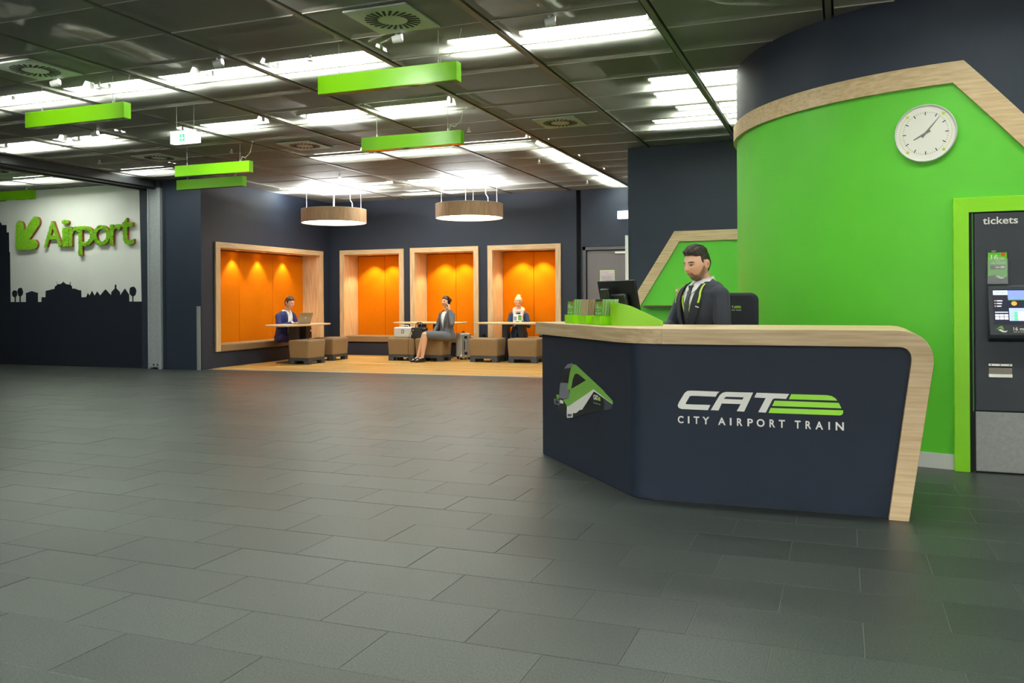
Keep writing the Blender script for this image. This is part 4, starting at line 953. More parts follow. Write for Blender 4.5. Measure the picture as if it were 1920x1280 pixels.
# steel ticket slot
sl_ = MB().box(0.941, 1.084, YT-0.004, YT, 0.735, 0.752).box(0.941, 1.084, YT-0.006, YT, 0.658, 0.682).build('ticket_slot', steel, tm, bev=0.002)
MB().box(0.943, 1.082, YT-0.001, YT+0.001, 0.682, 0.735).build('tray', mat('tray_steel', S(120, 112, 102), 0.35, 0.8), sl_)
MB().box(0.943, 1.082, YT-0.0016, YT, 0.725, 0.735).build('tray_shadow', dark_gap, sl_)
for x in (0.957, 1.012, 1.067): MB().cyl((x, YT-0.0045, 0.744), (x, YT-0.003, 0.744), 0.004, n=10).build('screw', dark_gap, sl_)
# leaflet dispenser on the machine
ld = thing('leaflet_dispenser', 'clear dispenser with green 16 min leaflets on the ticket machine', 'leaflet holder', (0.996, YT, 1.303))
acr = mat('clear_acrylic', S(230, 235, 235), 0.05); acr.node_tree.nodes['Principled BSDF'].inputs['Alpha'].default_value = 0.16
MB().box(-0.061, 0.061, -0.032, -0.029, -0.004, 0.165).box(-0.061, -0.058, -0.029, 0, -0.004, 0.17).box(0.058, 0.061, -0.029, 0, -0.004, 0.17).box(-0.061, 0.061, -0.032, 0, -0.008, -0.004).build('acrylic_pocket', acr, ld)
st_ = MB().box(-0.057, 0.057, -0.022, -0.004, 0.0, 0.226).build('leaflets', leaf_front, ld, bev=0.001)
def q2(nm, m, xa, xb, za, zb, l): MB().box(xa, xb, -0.022-0.0004*l, -0.022, za, zb).build(nm, m, st_)
q2('head_band', machine_grey, -0.057, 0.057, 0.208, 0.226, 1); q2('strip', mat('brown_print', S(96, 70, 66), 0.5), -0.043, 0.046, 0.094, 0.121, 1)
MB().prism([(-0.057, 0), (0.057, 0), (0.057, 0.045), (0.03, 0.03), (-0.02, 0.058), (-0.057, 0.048)], 'y', -0.0224, -0.022).build('foot_band', machine_grey, st_)
MB().cyl((0.034, -0.0228, 0.194), (0.034, -0.022, 0.194), 0.013, n=18).build('badge', mat('orange_print', S(226, 92, 24), 0.5), st_)
for txt, xa, za, xb, zb in (('16', -0.04, 0.160, 0.004, 0.193), ('min.', 0.01, 0.160, 0.044, 0.176), ('to the', -0.01, 0.147, 0.014, 0.155), ('city center!', -0.04, 0.127, 0.046, 0.145), ('CAT', -0.035, 0.212, -0.01, 0.222)):
    V, F = glyph_fit(txt, xa, za, xb, zb, 0.02); mb = MB(); mb.add([(x, -0.0232, z) for x, _, z in V], F).build('lettering', white_print, st_)
q2('strip_text', white_print, -0.012, 0.012, 0.103, 0.112, 2); q2('strip_text', white_print, 0.018, 0.042, 0.101, 0.115, 2)
train_mark(-0.03, 0.075, lambda x, v: (x, -0.0232, 0.078-0.05*v), st_)
# ================================================================== CLOCK
ca = ang_at_x(0.573)
ck = thing('wall_clock', 'round white wall clock with grey hands and lime dots on the green wall', 'clock', (CCX+(CR+0.002)*math.cos(ca), CCY+(CR+0.002)*math.sin(ca), 2.371), ca+PI/2)
R = 0.205
def disc(r0, r1, y, mm, nm, par, n=64):
    vs = [(r*math.cos(2*PI*i/n), y, r*math.sin(2*PI*i/n)) for r in (max(r0, 1e-4), r1) for i in range(n)]
    return MB().add(vs, [(i, (i+1) % n, (i+1) % n+n, i+n) for i in range(n)]).build(nm, mm, par)
prof = [(R-0.03, 0.0), (R-0.004, -0.004), (R, -0.016), (R-0.001, -0.032), (R-0.006, -0.037), (R-0.012, -0.033), (R-0.013, -0.024)]
vs = [(r*math.cos(2*PI*i/72), y, r*math.sin(2*PI*i/72)) for r, y in prof for i in range(72)]
MB().add(vs, [(k*72+i, k*72+(i+1) % 72, (k+1)*72+(i+1) % 72, (k+1)*72+i) for k in range(len(prof)-1) for i in range(72)]).build('rim', white_metal, ck, smooth=True, angle=60)
disc(0, R-0.012, -0.024, mat('clock_face', S(244, 240, 232), 0.4), 'dial', ck)
ink = mat('clock_ink', S(60, 62, 60), 0.6); ink2 = mat('clock_hand_grey', S(120, 120, 116), 0.5); dot = mat('clock_lime', S(196, 216, 60), 0.5)
for i in range(60):
    a = 2*PI*i/60; big = i % 5 == 0; r0, r1, w_ = (0.128, 0.152, 0.0032) if big else (0.143, 0.152, 0.0011)
    c, s_ = math.cos(a), math.sin(a)
    MB().add([(r0*c-w_*s_, -0.0248, r0*s_+w_*c), (r0*c+w_*s_, -0.0248, r0*s_-w_*c), (r1*c+w_*s_, -0.0248, r1*s_-w_*c), (r1*c-w_*s_, -0.0248, r1*s_+w_*c)], [(0, 1, 2, 3)]).build('hour_mark' if big else 'minute_mark', ink, ck)
for a in (47, 133, 227, 313):
    x, z = 0.172*math.cos(math.radians(a)), 0.172*math.sin(math.radians(a))
    MB().add([(x+0.0105*math.cos(2*PI*i/18), -0.0249, z+0.0105*math.sin(2*PI*i/18)) for i in range(18)], [tuple(range(18))]).build('lime_dot', dot, ck)
for a0, a1 in ((-43, 43), (137, 223)):
    vs = [(r*math.cos(math.radians(a0+(a1-a0)*i/30)), -0.0247, r*math.sin(math.radians(a0+(a1-a0)*i/30))) for r in (0.1705, 0.1725) for i in range(31)]
    MB().add(vs, [(i, i+1, i+32, i+31) for i in range(30)]).build('lime_arc', dot, ck)
def hand(deg, L, tail, w0, w1, y, m, nm):
    a = math.radians(90-deg); c, s_ = math.cos(a), math.sin(a)
    P_ = lambda u, w_: (u*c-w_*s_, y, u*s_+w_*c)
    MB().add([P_(-tail, w0), P_(-tail, -w0), P_(0.02, -w0*0.75), P_(L, -w1), P_(L, w1), P_(0.02, w0*0.75)], [(0, 1, 2, 3, 4, 5)]).build(nm, m, ck)
hand(40.5, 0.142, 0.036, 0.0085, 0.0016, -0.0262, ink2, 'minute_hand'); hand(242, 0.088, 0.036, 0.009, 0.0035, -0.0255, ink2, 'hour_hand')

# ================================================================== MOSS SIGN
moss_c = [mat('moss_green', S(128, 184, 30), 0.9, var=0.25, vscale=60), mat('moss_edge', S(140, 82, 48), 0.8)]
def moss_tufts(V, F, par, y_front, seed, dens=5200):
    rnd = random.Random(seed); mb = MB()
    tot = 0; tris = []
    for f in F:
        for i in range(1, len(f)-1):
            a, b_, c = Vector(V[f[0]]), Vector(V[f[i]]), Vector(V[f[i+1]]); ar = (b_-a).cross(c-a).length/2; tris.append((a, b_, c, ar)); tot += ar
    for a, b_, c, ar in tris:
        k = ar*dens; k = int(k)+(rnd.random() < k-int(k))
        for _ in range(k):
            u, v = rnd.random(), rnd.random()
            if u+v > 1: u, v = 1-u, 1-v
            p = a+(b_-a)*u+(c-a)*v; r = rnd.uniform(0.008, 0.0155)
            x, z = p.x, p.z; y = y_front+0.004
            mb.add([(x-r, y, z-r*.3), (x+r*.4, y, z-r), (x+r, y, z+r*.5), (x-r*.3, y, z+r), (x+rnd.uniform(-r, r)*.6, y-r*rnd.uniform(0.9, 1.9), z+rnd.uniform(-r, r)*.6)], [(0, 1, 4), (1, 2, 4), (2, 3, 4), (3, 0, 4)])
    return mb.build('moss_tufts', moss_c[0], par)
sg = thing('airport_lettering', 'green moss lettering reading Airport on the white mural wall', 'sign', (0, YA-0.006, 0))
LB = [('A', (-14.185, 2.257, -13.727, 2.744)), ('i', (-13.723, 2.251, -13.547, 2.756)), ('r', (-13.542, 2.252, -13.285, 2.623)), ('p', (-13.306, 2.072, -12.932, 2.622)), ('o', (-12.948, 2.250, -12.543, 2.624)), ('r', (-12.54, 2.25, -12.275, 2.631)), ('t', (-12.30, 2.243, -11.975, 2.735))]
DEP = 0.055
for k, (ch, bx_) in enumerate(LB):
    V, F = glyph_fit(ch, *bx_, bold=0.004)
    mb = MB(); mb.mi = 1; extrude_flat(mb, V, F, -DEP, 0)
    for i in range(len(F)): mb.m[i] = 0
    o = mb.build('letter', moss_c, sg); moss_tufts(V, F, o, -DEP, k)
ar = thing('moss_arrow', 'green moss arrow pointing down to the left beside the Airport lettering', 'arrow sign', (0, YA-0.006, 0))
def stroke2d(p, q, w_, n=10):
    p, q = Vector(p), Vector(q); d = (q-p).normalized(); a0 = math.atan2(d.y, d.x); out = []
    for i in range(n+1): a = a0+PI/2+PI*i/n; out.append((p.x+w_*math.cos(a), p.y+w_*math.sin(a)))
    for i in range(n+1): a = a0-PI/2+PI*i/n; out.append((q.x+w_*math.cos(a), q.y+w_*math.sin(a)))
    return out
for k, (p, q, w_) in enumerate((((-14.815, 2.68), (-14.815, 2.31), 0.10), ((-14.40, 2.745), (-14.80, 2.325), 0.105), ((-14.80, 2.305), (-14.45, 2.320), 0.095))):
    pts = stroke2d(p, q, w_); mb = MB(); yo = -0.001*k
    mb.prism(pts, 'y', -DEP+yo, 0)
    for i in range(len(mb.m)): mb.m[i] = 1
    mb.m[0] = 0
    o = mb.build('stroke', moss_c, ar)
    V = [(x, 0, z) for x, z in pts]; moss_tufts(V, [tuple(range(len(pts)))], o, -DEP+yo, 50+k)

# ================================================================== LOUNGE FURNITURE
def ottoman(x, y, rz, label):
    t = thing('ottoman', label, 'ottoman', (x, y, 0.003), rz, 'brown upholstered ottomans'); w_, dp = 0.291, 0.22
    mb = MB()
    rows = [(0.125, 0.985), (0.14, 0.99), (0.40, 1.045), (0.435, 1.04), (0.450, 1.01), (0.457, 0.95)]
    n = 32; vs = []
    for z, k in rows:
        for i in range(n):
            a = 2*PI*i/n+PI/n; c, s_ = math.cos(a), math.sin(a); e = 0.16
            sg_ = lambda q: math.copysign(abs(q)**e, q)
            vs.append((sg_(c)*w_*k, sg_(s_)*(dp+(k-1)*w_*1.0), z))
    fs = [(i*n+j, i*n+(j+1) % n, (i+1)*n+(j+1) % n, (i+1)*n+j) for i in range(len(rows)-1) for j in range(n)] + [tuple(range(n-1, -1, -1)), tuple(range((len(rows)-1)*n, len(rows)*n))]
    mb.add(vs, fs).build('cushion', brown_fabric, t, smooth=True, angle=50)
    MB().box(-w_+0.01, w_-0.01, -dp+0.008, dp-0.008, 0.068, 0.125).build('apron', base_grey, t, bev=0.003)
    for sx in (-1, 1):
        for sy in (-1, 1):
            x0, y0 = sx*(w_-0.065), sy*(dp-0.063)
            MB().box(x0-0.055, x0+0.055, y0-0.055, y0+0.055, 0, 0.07).build('foot', base_grey, t, bev=0.002)
    return t
ottoman(-9.56, 13.94, rz1, 'brown ottoman nearest the viewer at the laptop table')
ottoman(-9.66, 14.93, rz1, 'brown ottoman behind another at the laptop table')
ottoman(-8.14, 15.27, 0, 'brown ottoman carrying the white case and black handbag')
ottoman(-7.53, 15.27, 0, 'brown ottoman the woman on the phone sits on')
ottoman(-6.395, 15.33, 0, 'brown ottoman right of the silver suitcase')
ottoman(-5.61, 15.35, 0, 'brown ottoman half hidden by the desk before the reading woman')
def table(x, y, rz, a, b_, label):
    t = thing('lounge_table', label, 'table', (x, y, 0.003), rz, 'oak lounge tables'); n = 56
    pts = []
    for i in range(n):
        q = 2*PI*i/n; c, s_ = math.cos(q), math.sin(q); pts.append((math.copysign(abs(c)**0.8, c)*a, math.copysign(abs(s_)**0.65, s_)*b_))
    MB().prism(pts, 'z', 0.715, 0.745).build('tabletop', wood_x, t, bev=0.006, smooth=True, angle=40)
    for sx in (-1, 1): MB().box(sx*0.17-0.055, sx*0.17+0.055, -0.09, 0.09, 0.02, 0.715).build('post', mat('charcoal_post', S(38, 41, 45), 0.5), t, bev=0.004)
    MB().box(-0.42, 0.42, -0.24, 0.24, 0.0, 0.02).build('floor_plate', base_grey, t, bev=0.005)
table(-9.93, 14.20, rz1, 0.86, 0.38, 'oak table with the open laptop in front of the wide alcove')
table(-7.86, 15.78, 0, 0.80, 0.34, 'oak table behind the woman on the phone')
table(-6.02, 15.80, 0, 0.80, 0.34, 'oak table in front of the reading woman')
for (x, y, rz, lb) in ((-10.507, 12.37, rz1, 'small black wall socket beside the wide alcove'), (-6.91, YB-0.001, 0, 'small black wall socket between the two occupied alcoves of the back wall')):
    t = thing('wall_socket', lb, 'socket', (x, y, 0.45), rz); MB().box(-0.045, 0.045, -0.012, 0, -0.045, 0.045).build('plate', black_plastic, t, bev=0.004); MB().cyl((0, -0.014, 0), (0, -0.011, 0), 0.022, n=16).build('insert', black_gloss, t)
# laptop on table
lp = thing('laptop', 'open silver laptop on the oak table before the seated man', 'laptop', (-9.80, 14.16, 0.748), math.radians(76))
lsil = mat('laptop_silver', S(158, 150, 134), 0.35, 0.6)
MB().box(-0.165, 0.165, -0.02, 0.21, 0, 0.014).build('base', lsil, lp, bev=0.004)
MB().box(-0.15, 0.15, 0.06, 0.19, 0.014, 0.016).build('keyboard', black_plastic, lp)
lid = MB().box(-0.165, 0.165, -0.008, 0.0, 0.0, 0.225).xf(Matrix.Translation((0, -0.015, 0.014)) @ Matrix.Rotation(math.radians(22), 4, 'X')).build('lid', lsil, lp, bev=0.003)
MB().box(-0.155, 0.155, 0.0, 0.001, 0.01, 0.215).xf(Matrix.Translation((0, -0.015, 0.014)) @ Matrix.Rotation(math.radians(22), 4, 'X')).build('screen', emis('laptop_screen', (0.7, 0.8, 1, 1), 0.6), lid)
MB().ell((0, -0.009, 0.12), (0.014, 0.001, 0.016), 12, 8).xf(Matrix.Translation((0, -0.015, 0.014)) @ Matrix.Rotation(math.radians(22), 4, 'X')).build('lid_emblem', paper, lid)
pp = MB().box(-0.11, 0.11, -0.15, 0.15, 0, 0.002).build('paper_sheet', paper); pp.location = (-9.88, 13.74, 0.748); pp.rotation_euler = (0, 0, 1.4); tag(pp, 'sheet of white paper on the laptop table', 'paper')
# black briefcase on the alcove bench
def bag(name, label, loc, rz, w_, dp, h, handle, m):
    t = thing(name, label, 'bag', loc, rz)
    rows = [(0, 0.94), (0.02, 1.0), (h*0.6, 1.0), (h*0.92, 0.86), (h, 0.78)]; n = 24; vs = []
    for z, k in rows:
        for i in range(n):
            a = 2*PI*i/n+PI/n; c, s_ = math.cos(a), math.sin(a)
            vs.append((math.copysign(abs(c)**0.3, c)*w_, math.copysign(abs(s_)**0.3, s_)*dp*(k if z > 0.03 else 1), z))
    fs = [(i*n+j, i*n+(j+1) % n, (i+1)*n+(j+1) % n, (i+1)*n+j) for i in range(len(rows)-1) for j in range(n)] + [tuple(range(n-1, -1, -1)), tuple(range((len(rows)-1)*n, len(rows)*n))]
    MB().add(vs, fs).build('body', m, t, smooth=True, angle=50)
    for s_ in (-1, 1): MB().tube([(-w_*0.42, s_*dp*0.6, h*0.9), (-w_*0.38, s_*dp*0.5, h+handle*0.6), (-w_*0.15, s_*dp*0.4, h+handle), (w_*0.15, s_*dp*0.4, h+handle), (w_*0.38, s_*dp*0.5, h+handle*0.6), (w_*0.42, s_*dp*0.6, h*0.9)], 0.008, 8).build('handle', m, t, smooth=True)
    return t
leather = mat('black_leather', S(20, 20, 22), 0.38, bump=0.2, bscale=150)
b1 = bag('briefcase', 'black briefcase standing on the bench behind the laptop', (-10.36, 14.98, 0.432), math.radians(86), 0.20, 0.07, 0.26, 0.07, leather)
MB().box(-0.10, 0.10, -0.075, -0.068, 0.06, 0.16).build('front_pocket', leather, b1, bev=0.004); MB().box(0.13, 0.16, -0.076, -0.066, 0.13, 0.17).build('buckle', steel, b1)
b2 = bag('handbag', 'black leather handbag beside the white case on the ottoman', (-7.765, 15.13, 0.460), 0.1, 0.155, 0.085, 0.20, 0.10, leather)
MB().box(-0.15, -0.12, -0.09, -0.08, 0.06, 0.12).build('yellow_tag', mat('yellow_tag', S(190, 160, 50), 0.6), b2); MB().cyl((-0.10, -0.085, 0.15), (-0.10, -0.09, 0.15), 0.012, n=12).build('clasp', steel, b2)
MB().tube([(-0.16, -0.06, 0.12), (-0.175, -0.135, 0.01), (-0.18, -0.15, -0.20), (-0.17, -0.14, -0.42), (-0.14, -0.13, -0.45)], 0.004, 6).build('shoulder_strap', leather, b2)
MB().ell((0.12, -0.05, 0.165), (0.06, 0.05, 0.04), 14, 8).build('gathered_flap', leather, b2, smooth=True, angle=180)
b3 = bag('clutch_bag', 'black bag lying on the bench right of the reading woman', (-5.62, 16.52, 0.435), 0, 0.12, 0.08, 0.05, 0.02, leather)
# white travel case
wc_ = thing('beauty_case', 'white ribbed hard case lying on the brown ottoman', 'case', (-8.13, 15.22, 0.460), 0.08)
wm = mat('white_alu', S(226, 226, 222), 0.3, 0.25)
MB().box(-0.19, 0.19, -0.12, 0.12, 0.0, 0.205).build('shell', wm, wc_, bev=0.025, seg=4)
for i in range(7): MB().box(-0.194, 0.194, -0.124, 0.124, 0.028+i*0.025, 0.037+i*0.025).build('rib', wm, wc_, bev=0.003)
MB().box(-0.028, 0.028, -0.130, -0.124, 0.085, 0.155).build('lock_plate', black_plastic, wc_, bev=0.004); MB().box(-0.018, 0.018, -0.133, -0.129, 0.095, 0.145).build('lock', steel, wc_, bev=0.003)
MB().tube([(-0.08, 0, 0.2), (-0.075, 0, 0.225), (-0.06, 0, 0.233), (0.06, 0, 0.233), (0.075, 0, 0.225), (0.08, 0, 0.2)], 0.009, 8).build('handle', steel, wc_, smooth=True)
# silver suitcase
sc_ = thing('suitcase', 'silver ribbed aluminium suitcase on wheels behind the seated woman', 'suitcase', (-7.12, 15.80, 0.003), math.radians(-52))
sm = mat('suitcase_alu', S(196, 194, 188), 0.3, 0.75)
MB().box(-0.19, 0.19, -0.11, 0.11, 0.05, 0.53).build('shell', sm, sc_, bev=0.03, seg=4)
for i in range(9): MB().box(-0.165+i*0.0385, -0.148+i*0.0385, -0.115, 0.115, 0.06, 0.525).build('rib', sm, sc_, bev=0.003)
for i in range(4): MB().box(-0.195, 0.195, -0.085+i*0.05, -0.068+i*0.05, 0.07, 0.52).build('rib', sm, sc_, bev=0.003)
MB().box(-0.196, 0.196, -0.010, 0.010, 0.045, 0.537).build('frame_band', steel, sc_, bev=0.004)
for sx in (-1, 1):
    for sy in (-1, 1):
        MB().cyl((sx*0.14-0.012, sy*0.08, 0.025), (sx*0.14+0.012, sy*0.08, 0.025), 0.025, n=14).build('wheel', black_plastic, sc_)
        MB().box(sx*0.165-0.03, sx*0.165+0.03, sy*0.09-0.026, sy*0.09+0.026, 0.05, 0.10).build('corner_cap', steel, sc_, bev=0.01)
MB().tube([(0.198, -0.03, 0.20), (0.225, -0.03, 0.22), (0.225, -0.03, 0.36), (0.198, -0.03, 0.38)], 0.011, 8).build('side_handle', black_plastic, sc_, smooth=True)
for z in (0.13, 0.45): MB().box(0.192, 0.205, -0.03, 0.03, z-0.03, z+0.03).build('latch', black_plastic, sc_, bev=0.004)
MB().tube([(-0.07, 0, 0.53), (-0.065, 0, 0.555), (-0.05, 0, 0.562), (0.05, 0, 0.562), (0.065, 0, 0.555), (0.07, 0, 0.53)], 0.010, 8).build('top_handle', black_plastic, sc_, smooth=True)
# office chair of the clerk
ch = thing('office_chair', 'charcoal office chair with embroidered train logo behind the clerk', 'chair', (-0.89, 6.54, 0), math.radians(-8))
def rounded(w_, h, r, n=6):
    out = []
    for cx, cz, a0 in ((w_-r, h-r, 0), (-w_+r, h-r, PI/2), (-w_+r, -h+r, PI), (w_-r, -h+r, 3*PI/2)):
        out += [(cx+r*math.cos(a0+PI/2*i/n), cz+r*math.sin(a0+PI/2*i/n)) for i in range(n+1)]
    return out
MB().prism(rounded(0.225, 0.28, 0.06), 'y', -0.045, 0.035).xf(Matrix.Translation((0.08, 0.10, 0.972))).build('backrest', black_fabric, ch, bev=0.025, seg=4, smooth=True, angle=60)
MB().prism(rounded(0.235, 0.225, 0.07), 'z', 0.61, 0.69).build('seat', black_fabric, ch, bev=0.02, seg=3)
MB().tube([(0.05, 0.05, 0.60), (0.08, 0.2, 0.62), (0.10, 0.20, 0.75), (0.10, 0.14, 0.9)], 0.02, 8).build('back_bracket', black_plastic, ch)
MB().cyl((0, 0, 0.08), (0, 0, 0.61), 0.028, n=16).build('gas_lift', steel, ch)
for i in range(5):
    a = 2*PI*i/5; MB().tube([(0, 0, 0.10), (0.30*math.cos(a), 0.30*math.sin(a), 0.065)], [0.03, 0.018], 8).build('base_leg', black_plastic, ch)
    MB().cyl((0.30*math.cos(a)-0.012, 0.30*math.sin(a), 0.028), (0.30*math.cos(a)+0.012, 0.30*math.sin(a), 0.028), 0.028, n=12).build('castor', black_plastic, ch)
MB().lathe([(0.19, 0.30), (0.20, 0.30)], (0, 0, 0), 32).tube([(0.19*math.cos(2*PI*i/24), 0.19*math.sin(2*PI*i/24), 0.30) for i in range(25)], 0.01, 6, cap=False).build('foot_ring', steel, ch)
for i, (x0, x1) in enumerate(((0.142, 0.185), (0.137, 0.188), (0.133, 0.190))):
    MB().box(x0, x1, 0.0525, 0.0565, 1.150-i*0.0065, 1.154-i*0.0065).build('embroidered_stripe', lime_print, ch)
for txt, xa, za, xb, zb in (('T', 0.118, 1.137, 0.134, 1.154), ('CAT TRAIN', 0.118, 1.118, 0.190, 1.127)):
    V, F = glyph_fit(txt, xa, za, xb, zb, 0.02); MB().add([(x, 0.0525, z) for x, _, z in V], F).build('embroidery', white_print, ch)

# ================================================================== PEOPLE
# head-local frame: face towards -y, up z, origin in the head's centre, head height about 0.236
def head_point(nx, ny, nz):
    t = max(0.0, -nz); u = max(0.0, nz)
    wx = 0.0765*(1-0.34*t**1.7)*(1-0.03*u*u)
    x = wx*math.copysign(abs(nx)**0.92, nx)
    if ny < 0: y = ny*(0.094-0.010*u**2-0.004*t)
    else: y = ny*(0.100-0.045*t)
    z = 0.118*nz
    if nz < 0: z = 0.118*math.copysign(abs(nz)**0.95, nz)
    f = max(0.0, -ny)
    f = min(1.0, f*1.6)
    ax = abs(x)
    g = lambda a, s_: math.exp(-(a/s_)**2)
    dy = 0.0
    if -0.040 < z < 0.026:      # nose
        q = (0.026-z)/0.052; q = min(q, 1.0); hgt = 0.006+0.0235*q**1.25
        if z < -0.027: hgt *= max(0.0, 1-((-0.027-z)/0.013)**1.5)
        dy += hgt*g(x, 0.0085+0.0055*q)
    dy -= 0.0115*g(ax-0.0315, 0.0155)*g(z-0.006, 0.0115)
    dy += 0.0060*g(ax-0.0315, 0.010)*g(z-0.004, 0.0055)
    dy += 0.0050*g(ax-0.028, 0.024)*g(z-0.027, 0.0075)
    dy += 0.0075*g(x, 0.021)*g(z+0.062, 0.011)
    dy -= 0.0035*g(x, 0.024)*g(z+0.0625, 0.0022)
    dy -= 0.0040*g(x, 0.024)*g(z+0.078, 0.006)
    dy += 0.0100*g(x, 0.022)*g(z+0.100, 0.016)
    dy += 0.0040*g(ax-0.044, 0.018)*g(z+0.022, 0.018)
    return (x, y-dy*f, z)
def head_mb(n=64, m=48, off=None):
    mb = MB(); vs = []
    for i in range(1, m):
        th = PI*i/m
        for j in range(n):
            ph = 2*PI*j/n; d = (math.sin(th)*math.cos(ph), math.sin(th)*math.sin(ph), math.cos(th))
            p = Vector(head_point(*d))
            if off: p = p+Vector(d)*off(d, p)
            vs.append(p)
    a = Vector(head_point(0, 0, 1)); b_ = Vector(head_point(0, 0, -1))
    if off: a = a+Vector((0, 0, 1))*off((0, 0, 1), a); b_ = b_-Vector((0, 0, 1))*off((0, 0, -1), b_)
    vs += [a, b_]; T, B = len(vs)-2, len(vs)-1
    fs = [((i)*n+j, (i+1)*n+j, (i+1)*n+(j+1) % n, i*n+(j+1) % n) for i in range(m-2) for j in range(n)]
    fs += [(T, j, (j+1) % n) for j in range(n)] + [(B, (m-2)*n+(j+1) % n, (m-2)*n+j) for j in range(n)]
    return mb.add(vs, fs)
def lerp(a, b_, t): return a+(b_-a)*t
def sstep(a, b_, x):
    t = min(1.0, max(0.0, (x-a)/(b_-a))); return t*t*(3-2*t)
def mix3(a, b_, t): return tuple(lerp(p, q, t) for p, q in zip(a[:3], b_[:3]))
def face_colour(p, skin, lips, brow, beard=None, eye=(0.05, 0.03, 0.02), lashes=True):
    """colour of a head point in head-local coordinates, ear-hollow shade painted in"""
    x, y, z = p; ax = abs(x); c = skin[:3]
    if y > -0.03: fr_ = 0.0
    else: fr_ = 1.0
    if beard is not None:
        nz_ = mnoise.noise(Vector((x*90, y*90, z*90)))*0.006
        sideline = -0.064+0.058*sstep(-0.048, -0.006, y)
        line = lerp(-0.0465, sideline, sstep(0.024, 0.036, ax))
        k = sstep(line+0.004, line-0.012, z+nz_)
        k *= lerp(1.0, 0.72, sstep(0.03, 0.05, ax))
        if y > 0.0: k *= sstep(0.030, 0.004, y)*sstep(-0.035, -0.06, z)*0.6
        if ax < 0.020 and -0.079 < z < -0.071 and y < 0: k *= 0.7
        k *= sstep(-0.128, -0.112, z)
        c = mix3(c, beard, 0.85*k)
    if ax > 0.0775 and -0.01 < y < 0.045:  # shade of the ear hollow painted in; the ear has no hollow
        q_ = ((y-0.017)/0.010)**2+((z+0.002)/0.017)**2
        if q_ < 1.3: c = mix3(c, (c[0]*0.72, c[1]*0.60, c[2]*0.56), 0.8*sstep(1.3, 0.2, q_))
    if fr_:
        l = ((ax/0.0225)**2+((z+0.0625)/0.0085)**2)
        if l < 1.15: c = mix3(c, lips, sstep(1.15, 0.75, l))
        if abs(z+0.0625) < 0.0013 and ax < 0.022: c = mix3(c, (0.12, 0.03, 0.025), 0.8)
        # eyes
        ex, ez = (ax-0.0315)/0.0145, (z-0.0045)/0.0062; e = ex*ex+ez*ez
        if e < 1.0:
            c0 = c; c = (0.48, 0.43, 0.40)
            if abs(ax-0.0305) < 0.0062: c = eye
            if ez > 0.15 or e > 0.72 and ez > -0.1: c = (0.035, 0.02, 0.016)
            if ez > 0.52: c = mix3(c0, tuple(q*0.7 for q in c0), 0.7)
        elif e < 2.2: c = mix3(c, tuple(q*0.72 for q in c), 0.6)
        # brows
        bz = 0.0245-0.25*max(0, ax-0.040)-0.06*max(0, 0.03-ax)
        bb = ((ax-0.033)/0.021)**2+((z-bz)/0.0052)**2
        if bb < 1.1: c = mix3(c, brow, sstep(1.1, 0.6, bb)*0.92)
        # nostrils
        if -0.040 < z < -0.033 and 0.003 < ax < 0.010 and y < -0.085: c = mix3(c, (0.10, 0.03, 0.02), 0.6)
        # cheeks
        c = mix3(c, (c[0], c[1]*0.86, c[2]*0.84), math.exp(-((ax-0.045)/0.018)**2-((z+0.025)/0.02)**2)*0.6)
    return c
def hand_mb(mb, wrist, d, palm_n, curl=0.5, thumb_side=1, s=1.0, spread=0.10):
    """palm with five fingers; d: direction of the fingers, palm_n: direction the palm faces"""
    w_ = Vector(wrist); d = Vector(d).normalized(); pn = Vector(palm_n); pn = (pn-d*pn.dot(d)).normalized(); sd = d.cross(pn)*thumb_side
    for k, q in enumerate((-0.030, -0.010, 0.010, 0.030)):
        mb.cap(w_+d*0.012*s+sd*q*0.6*s, w_+d*0.085*s+sd*q*s, 0.013*s, 0.0115*s, 8)
    L = (0.062, 0.074, 0.078, 0.070)
    for k, q in enumerate((-0.032, -0.011, 0.011, 0.031)):
        a = w_+d*0.086*s+sd*q*s; l = L[k]*s
        d1 = (d*math.cos(curl*0.7)+pn*math.sin(curl*0.7)+sd*q*spread*10*0.3).normalized(); b_ = a+d1*l*0.45
        d2 = (d*math.cos(curl*1.7)+pn*math.sin(curl*1.7)).normalized(); c = b_+d2*l*0.32
        d3 = (d*math.cos(curl*2.4)+pn*math.sin(curl*2.4)).normalized(); e = c+d3*l*0.23
        mb.cap(a, b_, 0.0098*s, 0.0090*s, 8); mb.cap(b_, c, 0.0090*s, 0.0082*s, 8); mb.cap(c, e, 0.0082*s, 0.0072*s, 8)
    a = w_+d*0.030*s+sd*0.026*s; d1 = (d*0.6+sd*0.75+pn*0.25).normalized(); b_ = a+d1*0.036*s; d2 = (d*0.9+sd*0.25+pn*0.35).normalized(); c = b_+d2*0.032*s
    mb.cap(a, b_, 0.0135*s, 0.0110*s, 8); mb.cap(b_, c, 0.0105*s, 0.0085*s, 8)
def interp_rows(rows, z):
    if z <= rows[0][0]: return rows[0][1:]
    for a, b_ in zip(rows, rows[1:]):
        if z <= b_[0]:
            t = (z-a[0])/(b_[0]-a[0]); t = t*t*(3-2*t) if False else t
            return tuple(lerp(p, q, t) for p, q in zip(a[1:], b_[1:]))
    return rows[-1][1:]
def surf_y(rows, x, z, off=0.0):
    cx, cy, rx, ry = interp_rows(rows, z); q = (x-cx)/(rx+off)
    return cy-(ry+off)*math.sqrt(max(0.02, 1-q*q))
